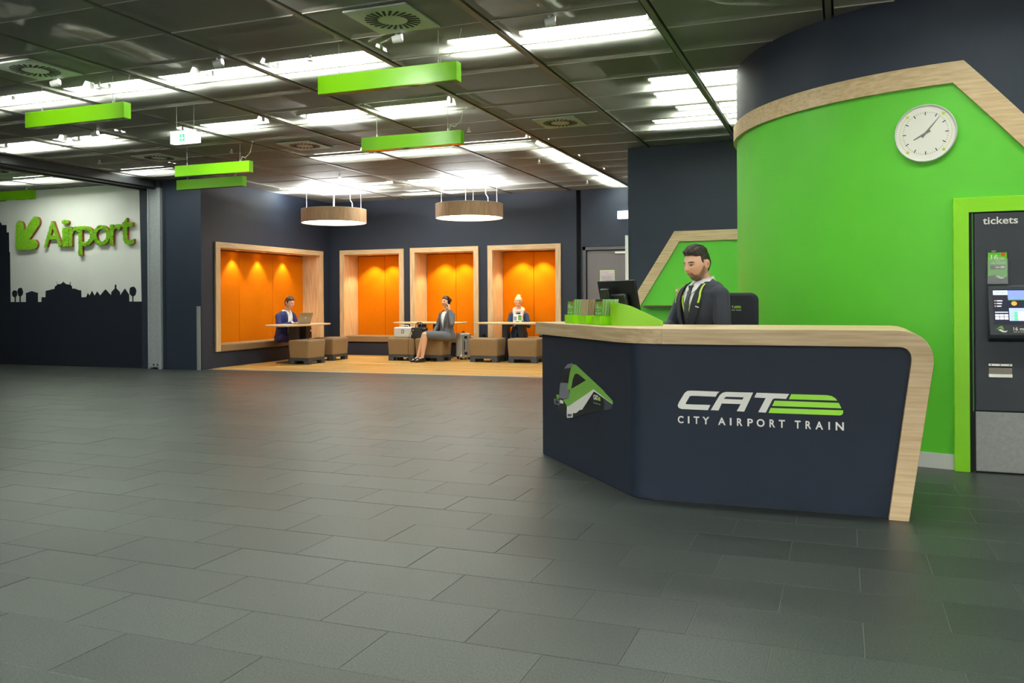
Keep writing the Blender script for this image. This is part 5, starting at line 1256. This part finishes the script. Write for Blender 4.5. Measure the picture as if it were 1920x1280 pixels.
def ribbon(mb, rows, left, right, off, th=0.004, div=4):
    """strip lying on the front of a lofted torso between two edge polylines of (x, z)"""
    n = len(left); vs = []
    for (xa, za), (xb, zb) in zip(left, right):
        for k in range(div+1):
            t = k/div; x, z = lerp(xa, xb, t), lerp(za, zb, t)
            y = surf_y(rows, x, z, off); vs += [(x, y, z), (x, y+th, z)]
    m = (div+1)*2; fs = []
    for i in range(n-1):
        for k in range(div):
            a = i*m+k*2; fs += [(a, a+2, a+m+2, a+m), (a+1, a+m+1, a+m+3, a+3)]
        fs += [(i*m, i*m+m, i*m+m+1, i*m+1), (i*m+div*2, i*m+div*2+1, i*m+m+div*2+1, i*m+m+div*2)]
    fs += [tuple(range(0, m, 2))+tuple(range(m-1, 0, -2))]
    o = (n-1)*m; fs += [tuple(o+q for q in range(0, m, 2))+tuple(o+q for q in range(m-1, 0, -2))]
    return mb.add(vs, fs)
SKIN_M = vcol('skin', 0.5, 0.4, 0.06)
def set_cols(o, fn):
    me = o.data; a = me.color_attributes.new('Col', 'FLOAT_COLOR', 'POINT')
    buf = np.ones((len(me.vertices), 4), dtype=np.float32)
    for i, v in enumerate(me.vertices): buf[i, :3] = fn(v.co)
    a.data.foreach_set('color', buf.ravel())
def cut_faces(o, fn):
    bm = bmesh.new(); bm.from_mesh(o.data)
    kill = [f for f in bm.faces if fn(f.calc_center_median())]
    bmesh.ops.delete(bm, geom=kill, context='FACES'); bm.to_mesh(o.data); bm.free()
def person(label, loc, rz, seat_rows, head, skin, lips, brow, hair_off, hair_mat, arms, legs, beard=None, voxel=0.007, hands=(), head_scale=1.0, hair_res=(64, 48), ear=True, head_res=None):
    """head: (centre, yaw, pitch). arms: two (shoulder, elbow, wrist). legs: two (hip, knee, ankle, toe)"""
    root = thing('person', label, 'person', loc, rz)
    hc, hy, hp = head
    HM = Matrix.Translation(hc) @ Matrix.Rotation(hy, 4, 'Z') @ Matrix.Rotation(hp, 4, 'X') @ Matrix.Scale(head_scale, 4)
    HI = HM.inverted()
    mb = MB()
    st = len(mb.v); h_ = head_mb(*(head_res or (96, 72))); mb.add(h_.v, h_.f)
    if ear:
        for s_ in (-1, 1):
            mb.ell((s_*0.0810, 0.018, -0.004), (0.0085, 0.0185, 0.032), 12, 8, Matrix.Rotation(-s_*0.55, 3, 'Z') @ Matrix.Rotation(-0.2, 3, 'X'))
            mb.ell((s_*0.073, 0.008, -0.024), (0.007, 0.010, 0.012), 10, 6)
    mb.xf(HM, st)
    top = seat_rows[-1]; neck0 = Vector((top[1], top[2], top[0]-0.05)); neck1 = Vector(hc)+(HM.to_3x3() @ Vector((0, 0.022, -0.06)))
    mb.cap(neck0, neck1, 0.062*head_scale, 0.054*head_scale, 16)
    mb.loft([(z, cx, cy, rx-0.03, ry-0.025) for z, cx, cy, rx, ry in seat_rows[:-1]]+[(top[0], top[1], top[2], top[3]*0.8, top[4]*0.8)], 20)
    for sh_, el, wr_ in arms:
        mb.cap(lerp(Vector(sh_), Vector(neck0), 0.15), el, 0.032, 0.028); mb.cap(el, wr_, 0.028, 0.024)
    for hip, kn, an, toe in legs:
        mb.cap(hip, kn, 0.060, 0.050); mb.cap(kn, lerp(Vector(kn), Vector(an), 0.35), 0.052, 0.050); mb.cap(lerp(Vector(kn), Vector(an), 0.35), an, 0.050, 0.033); mb.cap(an, toe, 0.032, 0.024)
    for hd in hands: hand_mb(mb, *hd[0], **hd[1])
    body = remesh_obj(mb, 'body', voxel, SKIN_M, root, 1, 0.5)
    def fn(co):
        p = HI @ co
        if p.z > -0.14 and abs(p.x) < 0.1 and abs(p.y) < 0.14: return face_colour(p, skin, lips, brow, beard)
        return skin[:3]
    set_cols(body, fn)
    hm = head_mb(*hair_res, off=hair_off); hm.xf(HM); hair = hm.build('hair', hair_mat, root, smooth=True, angle=180)
    return root, HM
def shoe(parent, an, toe, m, heel=0.0, name='shoe'):
    an, toe = Vector(an), Vector(toe); d = (toe-an); d.z = 0; d.normalize()
    mb = MB(); back_ = an-d*0.045
    mb.cap(back_+Vector((0, 0, -0.035)), toe+d*0.01+Vector((0, 0, -0.004)), 0.036, 0.030, 12)
    mb.cap(an+Vector((0, 0, -0.02)), lerp(an, toe, 0.6), 0.040, 0.030, 12)
    o = remesh_obj(mb, name, 0.008, m, parent, 2)
    return o
def clothes(mb_parts, name, m, parent, voxel=0.009, it=3):
    mb = MB(); mb_parts(mb); return remesh_obj(mb, name, voxel, m, parent, it)

# ---------------------------------------------------------------- the clerk
suit = mat('navy_suit_cloth', S(43, 47, 59), 0.85, var=0.10, vscale=140, bump=0.15, bscale=300, sheen=0.1)
suit_dark = mat('navy_lapel_cloth', S(36, 39, 50), 0.8, var=0.08, vscale=140)
shirt_w = mat('white_shirt', S(232, 230, 232), 0.7)
tie_m = mat('charcoal_tie', S(36, 38, 44), 0.5, var=0.1, vscale=200)
vest_lime = mat('lime_vest_trim', S(188, 216, 70), 0.7)
hair_dark = mat('dark_brown_hair', S(20, 15, 13), 0.5, c2=S(58, 44, 35), vscale=14, stretch=(9, 1.5, 9), bump=0.7, bscale=60)
CR_ = [(-0.02, 0, 0.0, 0.165, 0.125), (0.10, 0, 0.0, 0.170, 0.128), (0.22, 0, -0.005, 0.165, 0.125), (0.34, 0, -0.01, 0.180, 0.130), (0.44, 0, -0.008, 0.195, 0.128), (0.50, 0, 0.0, 0.195, 0.112), (0.545, 0, 0.012, 0.165, 0.090), (0.575, 0, 0.022, 0.105, 0.072), (0.60, 0, 0.026, 0.072, 0.062)]
def clerk_hair(d, p):
    x, y, z = p.x, p.y, p.z; ax = abs(x)
    front = 0.068-0.012*sstep(0.03, 0.06, ax)
    side = sstep(-0.030, -0.018, y)*sstep(-0.010, 0.012, z-0.9*max(0, -y-0.006))      # temple line backwards
    backk = sstep(0.01, 0.04, y)*sstep(-0.075, -0.05, z)
    topp = sstep(front-0.006, front+0.008, z)
    m_ = max(topp, side, backk)
    if -0.006 < y < 0.040 and z < 0.030: m_ = 0.0
    if m_ <= 0.01: return -0.008
    if y < -0.024 and z < front-0.004 and ax < 0.064: return -0.008
    th = 0.0045+0.013*sstep(0.05, 0.09, z)+0.014*sstep(0.06, 0.09, z)*sstep(0.02, -0.07, y)
    th += 0.010*mnoise.noise(Vector((x*80+3, y*22, z*40)))*sstep(0.03, 0.08, z) + 0.003*mnoise.noise(Vector((x*140, y*60, z*140)))
    return lerp(-0.008, th, min(1, m_))
cl_loc = (-0.925, 6.20, 0.756); cl_rz = math.radians(8-50)
A_L = (Vector((0.205, 0.0, 0.485)), Vector((0.255, -0.03, 0.215)), Vector((0.13, -0.22, 0.10)))
A_R = (Vector((-0.205, 0.0, 0.485)), Vector((-0.255, -0.07, 0.245)), Vector((-0.15, -0.30, 0.225)))
legs_c = [(Vector((s_*0.09, -0.02, 0.02)), Vector((s_*0.12, -0.38, -0.18)), Vector((s_*0.12, -0.30, -0.54)), Vector((s_*0.12, -0.42, -0.60))) for s_ in (-1, 1)]
root, HMc = person('man in navy suit and dark tie sitting behind the desk, looking down left', cl_loc, cl_rz, CR_, ((0.0, -0.045, 0.699), math.radians(4), math.radians(9)),
    S(228, 178, 150), S(196, 118, 106), S(34, 24, 19), clerk_hair, hair_dark, [A_L, A_R], legs_c, beard=S(58, 41, 33), voxel=0.0028,
    hands=[((A_L[2], (-0.35, -0.85, -0.15), (0, 0, -1)), dict(curl=0.35, thumb_side=1)), ((A_R[2], (0.25, -0.9, -0.15), (0, 0, -1)), dict(curl=0.35, thumb_side=-1))], head_scale=1.03, hair_res=(128, 96), head_res=(200, 150))
JR = [(z, cx, cy, rx+0.012, ry+0.012) for z, cx, cy, rx, ry in CR_]
SR = [(z, cx, cy, rx-0.004, ry-0.004) for z, cx, cy, rx, ry in CR_[:-2]]+[(0.572, 0, 0.022, 0.098, 0.074), (0.592, 0, 0.026, 0.074, 0.068)]
def jacket(mb):
    mb.loft(JR[:-1], 36)
    for sh_, el, wr_ in (A_L, A_R):
        s_ = 1 if sh_.x > 0 else -1
        mb.ell((s_*0.175, 0.0, 0.478), (0.072, 0.074, 0.066), 16, 10)
        mb.cap(sh_-Vector((s_*0.01, 0, 0.01)), el, 0.064, 0.056, 16); mb.cap(el, lerp(el, wr_, 0.96), 0.056, 0.040, 16)
    mb.cap((0.05, 0.035, 0.555), (0.16, 0.0, 0.50), 0.045, 0.05); mb.cap((-0.05, 0.035, 0.555), (-0.16, 0.0, 0.50), 0.045, 0.05)
jk = clothes(jacket, 'jacket', suit, root, 0.006, 4)
def vx(z): return 0.004+0.074*sstep(0.10, 0.56, z)**1.0 if z > 0.10 else 0.0
cut_faces(jk, lambda c: c.y < 0.0 and 0.10 < c.z and abs(c.x) < vx(c.z)+0.004 and c.z < 0.60)
SH = MB().loft(SR, 36).build('shirt', shirt_w, root, smooth=True, angle=70)
zs = [0.10+0.46*i/14 for i in range(15)]
for s_ in (-1, 1):
    mb = MB(); L_ = [(s_*vx(z), z) for z in zs]
    Rr = [(s_*(vx(z)+(0.012+0.062*sstep(0.10, 0.40, z) if z < 0.44 else 0.074-0.045*sstep(0.44, 0.56, z))), z+(0.018 if 0.36 < z < 0.44 else 0)) for z in zs]
    ribbon(mb, JR, L_, Rr, 0.012, 0.006).build('lapel', suit_dark, root, smooth=True, angle=60)
    # lime piping on the collar edge
    mb = MB(); zz = [0.425+0.135*i/6 for i in range(7)]
    ribbon(mb, JR, [(s_*(vx(z)+0.058-0.028*sstep(0.44, 0.56, z)), z) for z in zz], [(s_*(vx(z)+0.067-0.028*sstep(0.44, 0.56, z)), z) for z in zz], 0.022, 0.006, 1).build('lime_piping', vest_lime, root)
    # vest with a lime edge
    mb = MB(); zz = [0.08+0.38*i/12 for i in range(13)]
    vv = lambda z: 0.002+0.062*sstep(0.31, 0.50, z)
    ribbon(mb, SR, [(s_*vv(z), z) for z in zz], [(s_*(vx(z)+0.03), z) for z in zz], 0.006, 0.004).build('vest', suit_dark, root)
    mb = MB(); zz = [0.24+0.24*i/10 for i in range(11)]
    ribbon(mb, SR, [(s_*vv(z), z) for z in zz], [(s_*(vv(z)+0.017), z) for z in zz], 0.0095, 0.004, 2).build('lime_vest_edge', vest_lime, root)
    # shirt collar
    cpts = [(0.004, 0.555), (0.030, 0.492), (0.074, 0.535), (0.066, 0.592)]
    P3 = [(s_*x, (surf_y(SR, x, min(z, 0.56), 0.012) if z < 0.57 else -0.030), z) for x, z in cpts]
    P3[0] = (s_*0.004, surf_y(SR, 0, 0.555, 0.016), 0.560); P3[3] = (s_*0.070, 0.010, 0.606)
    MB().add(P3+[(x, y+0.006, z) for x, y, z in P3], [(0, 1, 2, 3), (7, 6, 5, 4), (0, 4, 5, 1), (1, 5, 6, 2), (2, 6, 7, 3), (3, 7, 4, 0)]).build('shirt_collar', shirt_w, root)
rws = [(0.555, 0.080, 0.074), (0.585, 0.073, 0.068), (0.603, 0.0705, 0.066), (0.603, 0.066, 0.062)]; nn = 32
MB().add([(rx*math.cos(2*PI*j/nn), 0.020+ry*math.sin(2*PI*j/nn), z+0.012*math.sin(2*PI*j/nn)) for z, rx, ry in rws for j in range(nn)], [(i*nn+j, i*nn+(j+1) % nn, (i+1)*nn+(j+1) % nn, (i+1)*nn+j) for i in range(3) for j in range(nn)]).build('collar_stand', shirt_w, root, smooth=True, angle=60)
mb = MB(); zz = [0.535-0.335*i/10 for i in range(11)]
tw = lambda z: 0.016+0.018*sstep(0.50, 0.25, z)
ribbon(mb, SR, [(-tw(z), z) for z in zz], [(tw(z), z) for z in zz], 0.011, 0.006).build('tie', tie_m, root, smooth=True)
MB().prism([(-0.021, 0.548), (0.021, 0.548), (0.013, 0.508), (-0.013, 0.508)], 'y', surf_y(SR, 0, 0.53, 0.024), surf_y(SR, 0, 0.53, 0.0)).build('tie_knot', tie_m, root, bev=0.004)
mb = MB(); ribbon(mb, JR, [(0.108, 0.398), (0.132, 0.390)], [(0.108, 0.404), (0.132, 0.396)], 0.023, 0.004, 1).build('lapel_pin', white_print, root)
def trousers(mb):
    for hip, kn, an, toe in legs_c: mb.cap(hip, kn, 0.092, 0.072, 16); mb.cap(kn, an, 0.070, 0.058, 16)
    mb.ell((0, 0, 0.03), (0.185, 0.14, 0.10), 18, 10)
clothes(trousers, 'trousers', suit, root, 0.011)
for hip, kn, an, toe in legs_c: shoe(root, an, toe, leather)

# ---------------------------------------------------------------- man with the laptop
blue_suit = mat('blue_suit_cloth', S(40, 50, 110), 0.85, var=0.1, vscale=100)
hair_brown = mat('brown_hair', S(48, 34, 26), 0.5, c2=S(84, 62, 44), vscale=14, stretch=(9, 2, 9), bump=0.5, bscale=60)
def short_hair(d, p):
    x, y, z = p.x, p.y, p.z; front = 0.066-0.012*sstep(0.03, 0.06, abs(x))
    if y < -0.02 and z < front-0.004 and abs(x) < 0.066: return -0.008
    m_ = max(sstep(front-0.006, front+0.008, z), sstep(-0.028, -0.012, y)*sstep(-0.018, 0.006, z-0.10*max(0, -y)), sstep(0.01, 0.04, y)*sstep(-0.075, -0.05, z))
    return lerp(-0.008, 0.007+0.016*sstep(0.04, 0.09, z)+0.003*mnoise.noise(Vector((x*60, y*20, z*40))), min(1, m_))
def lean_rows(rows, k): return [(z, cx, cy-k*max(0, z), rx, ry) for z, cx, cy, rx, ry in rows]
MR = lean_rows(CR_, 0.22)
m_loc = (-10.42, 14.34, 0.425); m_rz = math.radians(80)
AL2 = (Vector((0.205, -0.10, 0.485)), Vector((0.24, -0.17, 0.26)), Vector((0.10, -0.36, 0.345)))
AR2 = (Vector((-0.205, -0.10, 0.485)), Vector((-0.25, -0.17, 0.27)), Vector((-0.08, -0.37, 0.345)))
legs_m = [(Vector((s_*0.09, -0.02, 0.03)), Vector((s_*0.12, -0.44, 0.07)), Vector((s_*0.12, -0.40, -0.34)), Vector((s_*0.12, -0.54, -0.395))) for s_ in (-1, 1)]
root, HMm = person('man in blue suit typing on the laptop in the wide alcove', m_loc, m_rz, MR, ((0.0, -0.205, 0.735), math.radians(8), math.radians(14)), S(216, 166, 138), S(184, 116, 104), S(64, 44, 32), short_hair, hair_brown, [AL2, AR2], legs_m,
    hands=[((AL2[2], (-0.2, -0.9, 0.0), (0, 0, -1)), dict(curl=0.4, thumb_side=1)), ((AR2[2], (0.15, -0.9, 0.0), (0, 0, -1)), dict(curl=0.4, thumb_side=-1))])
def jack2(mb):
    mb.loft([(z, cx, cy, rx+0.012, ry+0.012) for z, cx, cy, rx, ry in MR[:-1]], 28)
    for sh_, el, wr_ in (AL2, AR2):
        s_ = 1 if sh_.x > 0 else -1
        mb.ell((s_*0.175, -0.10, 0.475), (0.072, 0.074, 0.066), 14, 8); mb.cap(sh_-Vector((s_*0.01, 0, 0.01)), el, 0.062, 0.054); mb.cap(el, lerp(el, wr_, 0.92), 0.054, 0.038)
jk = clothes(jack2, 'jacket', blue_suit, root, 0.009)
MJR = [(z, cx, cy, rx+0.012, ry+0.012) for z, cx, cy, rx, ry in MR]
cut_faces(jk, lambda c: c.y < -0.22*c.z and c.z > 0.03 and abs(c.x) < 0.03+0.05*sstep(0.05, 0.5, c.z))
MB().loft([(z, cx, cy, rx-0.004, ry-0.004) for z, cx, cy, rx, ry in MR], 28).build('shirt', shirt_w, root, smooth=True, angle=70)
for s_ in (-1, 1):
    zz = [0.10+0.46*i/8 for i in range(9)]
    ribbon(MB(), MJR, [(s_*(0.03+0.05*sstep(0.05, 0.5, z)), z) for z in zz], [(s_*(0.04+0.05*sstep(0.05, 0.5, z)+0.05*sstep(0.1, 0.4, z)*(1-0.5*sstep(0.45, 0.56, z))), z) for z in zz], 0.012, 0.006).build('lapel', mat('blue_lapel', S(34, 43, 96), 0.8), root)
    ribbon(MB(), MR, [(s_*0.012, 0.50), (s_*0.02, 0.56), (s_*0.03, 0.595)], [(s_*0.06, 0.515), (s_*0.07, 0.565), (s_*0.068, 0.600)], 0.012, 0.006).build('shirt_collar', shirt_w, root)
    a_ = AL2 if s_ > 0 else AR2; MB().cyl(lerp(a_[1], a_[2], 0.92), lerp(a_[1], a_[2], 1.04), 0.036, 0.034, 14).build('shirt_cuff', shirt_w, root)
def trous2(mb):
    for hip, kn, an, toe in legs_m: mb.cap(hip, kn, 0.090, 0.070); mb.cap(kn, an, 0.066, 0.055)
    mb.ell((0, 0, 0.06), (0.18, 0.15, 0.07), 16, 10)
clothes(trous2, 'trousers', blue_suit, root, 0.011)
for hip, kn, an, toe in legs_m: shoe(root, an, toe, leather)

# ---------------------------------------------------------------- woman on the phone
grey_suit = mat('grey_suit_cloth', S(96, 98, 106), 0.85, var=0.1, vscale=100)
hair_black = mat('black_brown_hair', S(24, 16, 13), 0.4, c2=S(50, 34, 26), vscale=14, stretch=(9, 3, 9))
def tied_hair(d, p):
    x, y, z = p.x, p.y, p.z; front = 0.062-0.02*sstep(0.02, 0.065, abs(x))
    if y < -0.03 and z < front-0.004 and abs(x) < 0.069: return -0.008
    m_ = max(sstep(front-0.006, front+0.008, z), sstep(-0.032, -0.016, y)*sstep(-0.01, 0.014, z), sstep(0.0, 0.03, y)*sstep(-0.085, -0.06, z))
    return lerp(-0.008, 0.009+0.006*sstep(0.03, 0.09, z), min(1, m_))
WR0 = [(-0.02, 0, 0.01, 0.170, 0.130), (0.08, 0, 0.0, 0.168, 0.125), (0.20, 0, 0.0, 0.128, 0.100), (0.32, 0, -0.015, 0.145, 0.112), (0.41, 0, -0.01, 0.158, 0.108), (0.47, 0, 0.0, 0.160, 0.092), (0.51, 0, 0.010, 0.130, 0.075), (0.54, 0, 0.018, 0.080, 0.060), (0.565, 0, 0.02, 0.055, 0.050)]
w_loc = (-7.20, 15.20, 0.460); w_rz = math.radians(-18)
ALw = (Vector((0.165, 0.0, 0.455)), Vector((0.230, -0.10, 0.27)), Vector((0.118, -0.060, 0.545)))
ARw = (Vector((-0.165, 0.0, 0.455)), Vector((-0.215, -0.04, 0.22)), Vector((-0.20, -0.20, 0.08)))
legs_w = [(Vector((0.075, -0.04, 0.03)), Vector((0.065, -0.46, 0.075)), Vector((0.055, -0.53, -0.375)), Vector((0.055, -0.65, -0.432))),
          (Vector((-0.075, -0.04, 0.03)), Vector((-0.045, -0.45, 0.070)), Vector((-0.06, -0.575, -0.375)), Vector((-0.06, -0.695, -0.432)))]
_q = Matrix.Rotation(math.radians(-27), 3, 'Z'); legs_w = [tuple([l_[0]]+[_q @ v for v in l_[1:]]) for l_ in legs_w]
SKW = S(224, 176, 146)
root, HMw = person('woman in grey skirt suit talking on a phone, seated on an ottoman', w_loc, w_rz, WR0, ((0.0, -0.02, 0.700), math.radians(-4), math.radians(-4)), SKW, S(190, 96, 92), S(50, 32, 24), tied_hair, hair_black, [ALw, ARw], legs_w, head_scale=0.93,
    hands=[((ALw[2], (-0.05, 0.05, 0.9), (-0.9, -0.1, 0.1)), dict(curl=0.55, thumb_side=1, s=0.9)), ((ARw[2], (0.15, -0.6, -0.5), (0.5, 0.2, -0.6)), dict(curl=0.4, thumb_side=-1, s=0.9))])
MB().ell((0.0, 0.10, 0.735), (0.032, 0.032, 0.034), 14, 10).build('hair_bun', hair_black, root, smooth=True, angle=180)
def jack3(mb):
    mb.loft([(z, cx, cy, rx+0.010, ry+0.010) for z, cx, cy, rx, ry in WR0[:-1]], 28)
    mb.loft([(-0.01, 0, 0.0, 0.190, 0.150), (0.06, 0, 0.0, 0.185, 0.142), (0.18, 0, 0, 0.142, 0.114), (0.24, 0, 0, 0.138, 0.11)], 28)
    for sh_, el, wr_ in (ALw, ARw):
        s_ = 1 if sh_.x > 0 else -1
        mb.ell((s_*0.142, 0.0, 0.448), (0.058, 0.060, 0.055), 14, 8); mb.cap(sh_-Vector((s_*0.01, 0, 0.01)), el, 0.052, 0.046); mb.cap(el, lerp(el, wr_, 0.92), 0.046, 0.034)
jk = clothes(jack3, 'jacket', grey_suit, root, 0.009)
vw = lambda z: 0.012+0.055*sstep(0.12, 0.50, z)
cut_faces(jk, lambda c: c.y < 0 and c.z > 0.10 and abs(c.x) < vw(c.z))
MB().loft([(z, cx, cy, rx-0.003, ry-0.003) for z, cx, cy, rx, ry in WR0[:-2]], 28).build('blouse', shirt_w, root, smooth=True, angle=70)
WJ = [(z, cx, cy, rx+0.010, ry+0.010) for z, cx, cy, rx, ry in WR0]
for s_ in (-1, 1):
    zz = [0.13+0.39*i/8 for i in range(9)]
    ribbon(MB(), WJ, [(s_*vw(z), z) for z in zz], [(s_*(vw(z)+0.008+0.045*sstep(0.13, 0.38, z)*(1-0.5*sstep(0.42, 0.52, z))), z) for z in zz], 0.011, 0.006).build('lapel', mat('grey_lapel', S(84, 86, 93), 0.8), root)
def skirt(mb):
    for hip, kn, an, toe in legs_w: mb.cap(hip, lerp(hip, kn, 0.86), 0.100, 0.082, 16)
    mb.ell((0, 0.0, 0.05), (0.188, 0.15, 0.095), 18, 10); mb.cap((0, -0.05, 0.045), _q @ Vector((0, -0.38, 0.075)), 0.085, 0.075, 14)
clothes(skirt, 'skirt', grey_suit, root, 0.010)
for hip, kn, an, toe in legs_w:
    shoe(root, an, toe, black_gloss, name='court_shoe'); bk_ = an+_q @ Vector((0, 0.045, -0.03)); MB().cyl(bk_, (bk_.x, bk_.y+0.005, -0.455), 0.012, 0.006, 8).build('stiletto_heel', black_gloss, root)
ph = thing('mobile_phone', 'black mobile phone held to the ear of the seated woman', 'phone', w_loc, w_rz)
MB().box(-0.004, 0.004, -0.034, 0.034, -0.07, 0.07).xf(Matrix.Translation((0.090, -0.035, 0.668)) @ Matrix.Rotation(-0.25, 4, 'X')).build('body', black_gloss, ph, bev=0.003)

# ---------------------------------------------------------------- reading woman
denim = mat('blue_denim_jacket', S(44, 66, 104), 0.85, var=0.15, vscale=60); jeans = mat('blue_jeans', S(70, 96, 140), 0.85, var=0.15, vscale=60)
blonde = mat('blonde_hair', S(214, 186, 128), 0.45, c2=S(244, 226, 180), vscale=14, stretch=(9, 3, 9))
scarf_m = mat('white_patterned_scarf', S(238, 234, 228), 0.9, c2=S(226, 190, 186), vscale=16)
RW = lean_rows(WR0, 0.12); r_loc = (-6.20, 16.55, 0.432); r_rz = math.radians(16)
ALr = (Vector((0.165, -0.05, 0.455)), Vector((0.205, -0.12, 0.23)), Vector((0.062, -0.30, 0.315)))
ARr = (Vector((-0.165, -0.05, 0.455)), Vector((-0.205, -0.12, 0.23)), Vector((-0.062, -0.30, 0.315)))
legs_r = [(Vector((0.08, -0.04, 0.03)), Vector((0.09, -0.44, 0.09)), Vector((0.10, -0.45, -0.35)), Vector((0.10, -0.57, -0.40))), (Vector((-0.08, -0.04, 0.03)), Vector((-0.07, -0.46, 0.11)), Vector((-0.02, -0.58, -0.34)), Vector((-0.01, -0.70, -0.395)))]
root, HMr = person('blonde woman in denim jacket and white scarf reading a booklet', r_loc, r_rz, RW, ((0.0, -0.115, 0.715), math.radians(0), math.radians(22)), S(226, 176, 148), S(190, 96, 92), S(150, 116, 78), tied_hair, blonde, [ALr, ARr], legs_r, head_scale=0.95,
    hands=[((ALr[2], (-0.25, -0.35, 0.55), (-0.6, 0.3, 0.3)), dict(curl=0.5, thumb_side=-1, s=0.9)), ((ARr[2], (0.25, -0.35, 0.55), (0.6, 0.3, 0.3)), dict(curl=0.5, thumb_side=1, s=0.9))])
MB().ell((0.0, -0.045, 0.835), (0.045, 0.045, 0.036), 14, 10).build('hair_bun', blonde, root, smooth=True, angle=180)
def jack4(mb):
    mb.loft([(z, cx, cy, rx+0.012, ry+0.012) for z, cx, cy, rx, ry in RW[:-1]], 28)
    for sh_, el, wr_ in (ALr, ARr):
        s_ = 1 if sh_.x > 0 else -1
        mb.ell((s_*0.142, -0.05, 0.448), (0.060, 0.062, 0.057), 14, 8); mb.cap(sh_-Vector((s_*0.01, 0, 0.01)), el, 0.054, 0.050); mb.cap(el, lerp(el, wr_, 0.92), 0.050, 0.036)
clothes(jack4, 'denim_jacket', denim, root, 0.009)
def scarf(mb):
    for i in range(16):
        a0, a1 = 2*PI*i/16, 2*PI*(i+1)/16
        f = lambda a: Vector((0.088*math.cos(a), -0.055+0.078*math.sin(a), 0.555+0.030*math.sin(a)))
        mb.cap(f(a0), f(a1), 0.040, 0.040, 10)
    for s_ in (-1, 1): mb.cap((s_*0.085, -0.12, 0.53), (s_*0.060, -0.155, 0.40), 0.040, 0.036, 10); mb.cap((s_*0.060, -0.155, 0.40), (s_*0.085, -0.155, 0.25), 0.036, 0.042, 10)
clothes(scarf, 'scarf', scarf_m, root, 0.009)
def jeans_(mb):
    for hip, kn, an, toe in legs_r: mb.cap(hip, kn, 0.085, 0.064); mb.cap(kn, an, 0.060, 0.048)
    mb.ell((0, 0, 0.06), (0.17, 0.14, 0.075), 16, 10)
clothes(jeans_, 'jeans', jeans, root, 0.011)
for hip, kn, an, toe in legs_r: shoe(root, an, toe, leather)
bk_ = thing('booklet', 'open booklet with green picture in the hands of the blonde woman', 'booklet', r_loc, r_rz)
for s_ in (-1, 1):
    Mx = Matrix.Translation((0, -0.375, 0.40)) @ Matrix.Rotation(math.radians(-24), 4, 'X') @ Matrix.Rotation(s_*0.30, 4, 'Z')
    pg = MB().box(min(0, s_*0.092), max(0, s_*0.092), -0.0015, 0.0015, -0.075, 0.075).xf(Mx).build('page', paper, bk_)
    gm = mat('booklet_green', S(70, 150, 40), 0.5) if s_ > 0 else grey_print
    MB().box(min(s_*0.012, s_*0.082), max(s_*0.012, s_*0.082), -0.0022, -0.0014, -0.055, 0.035).xf(Mx).build('picture', gm, pg)
    if s_ > 0: MB().box(0.012, 0.082, -0.0023, -0.0014, 0.035, 0.055).xf(Mx).build('heading', dark_print, pg)
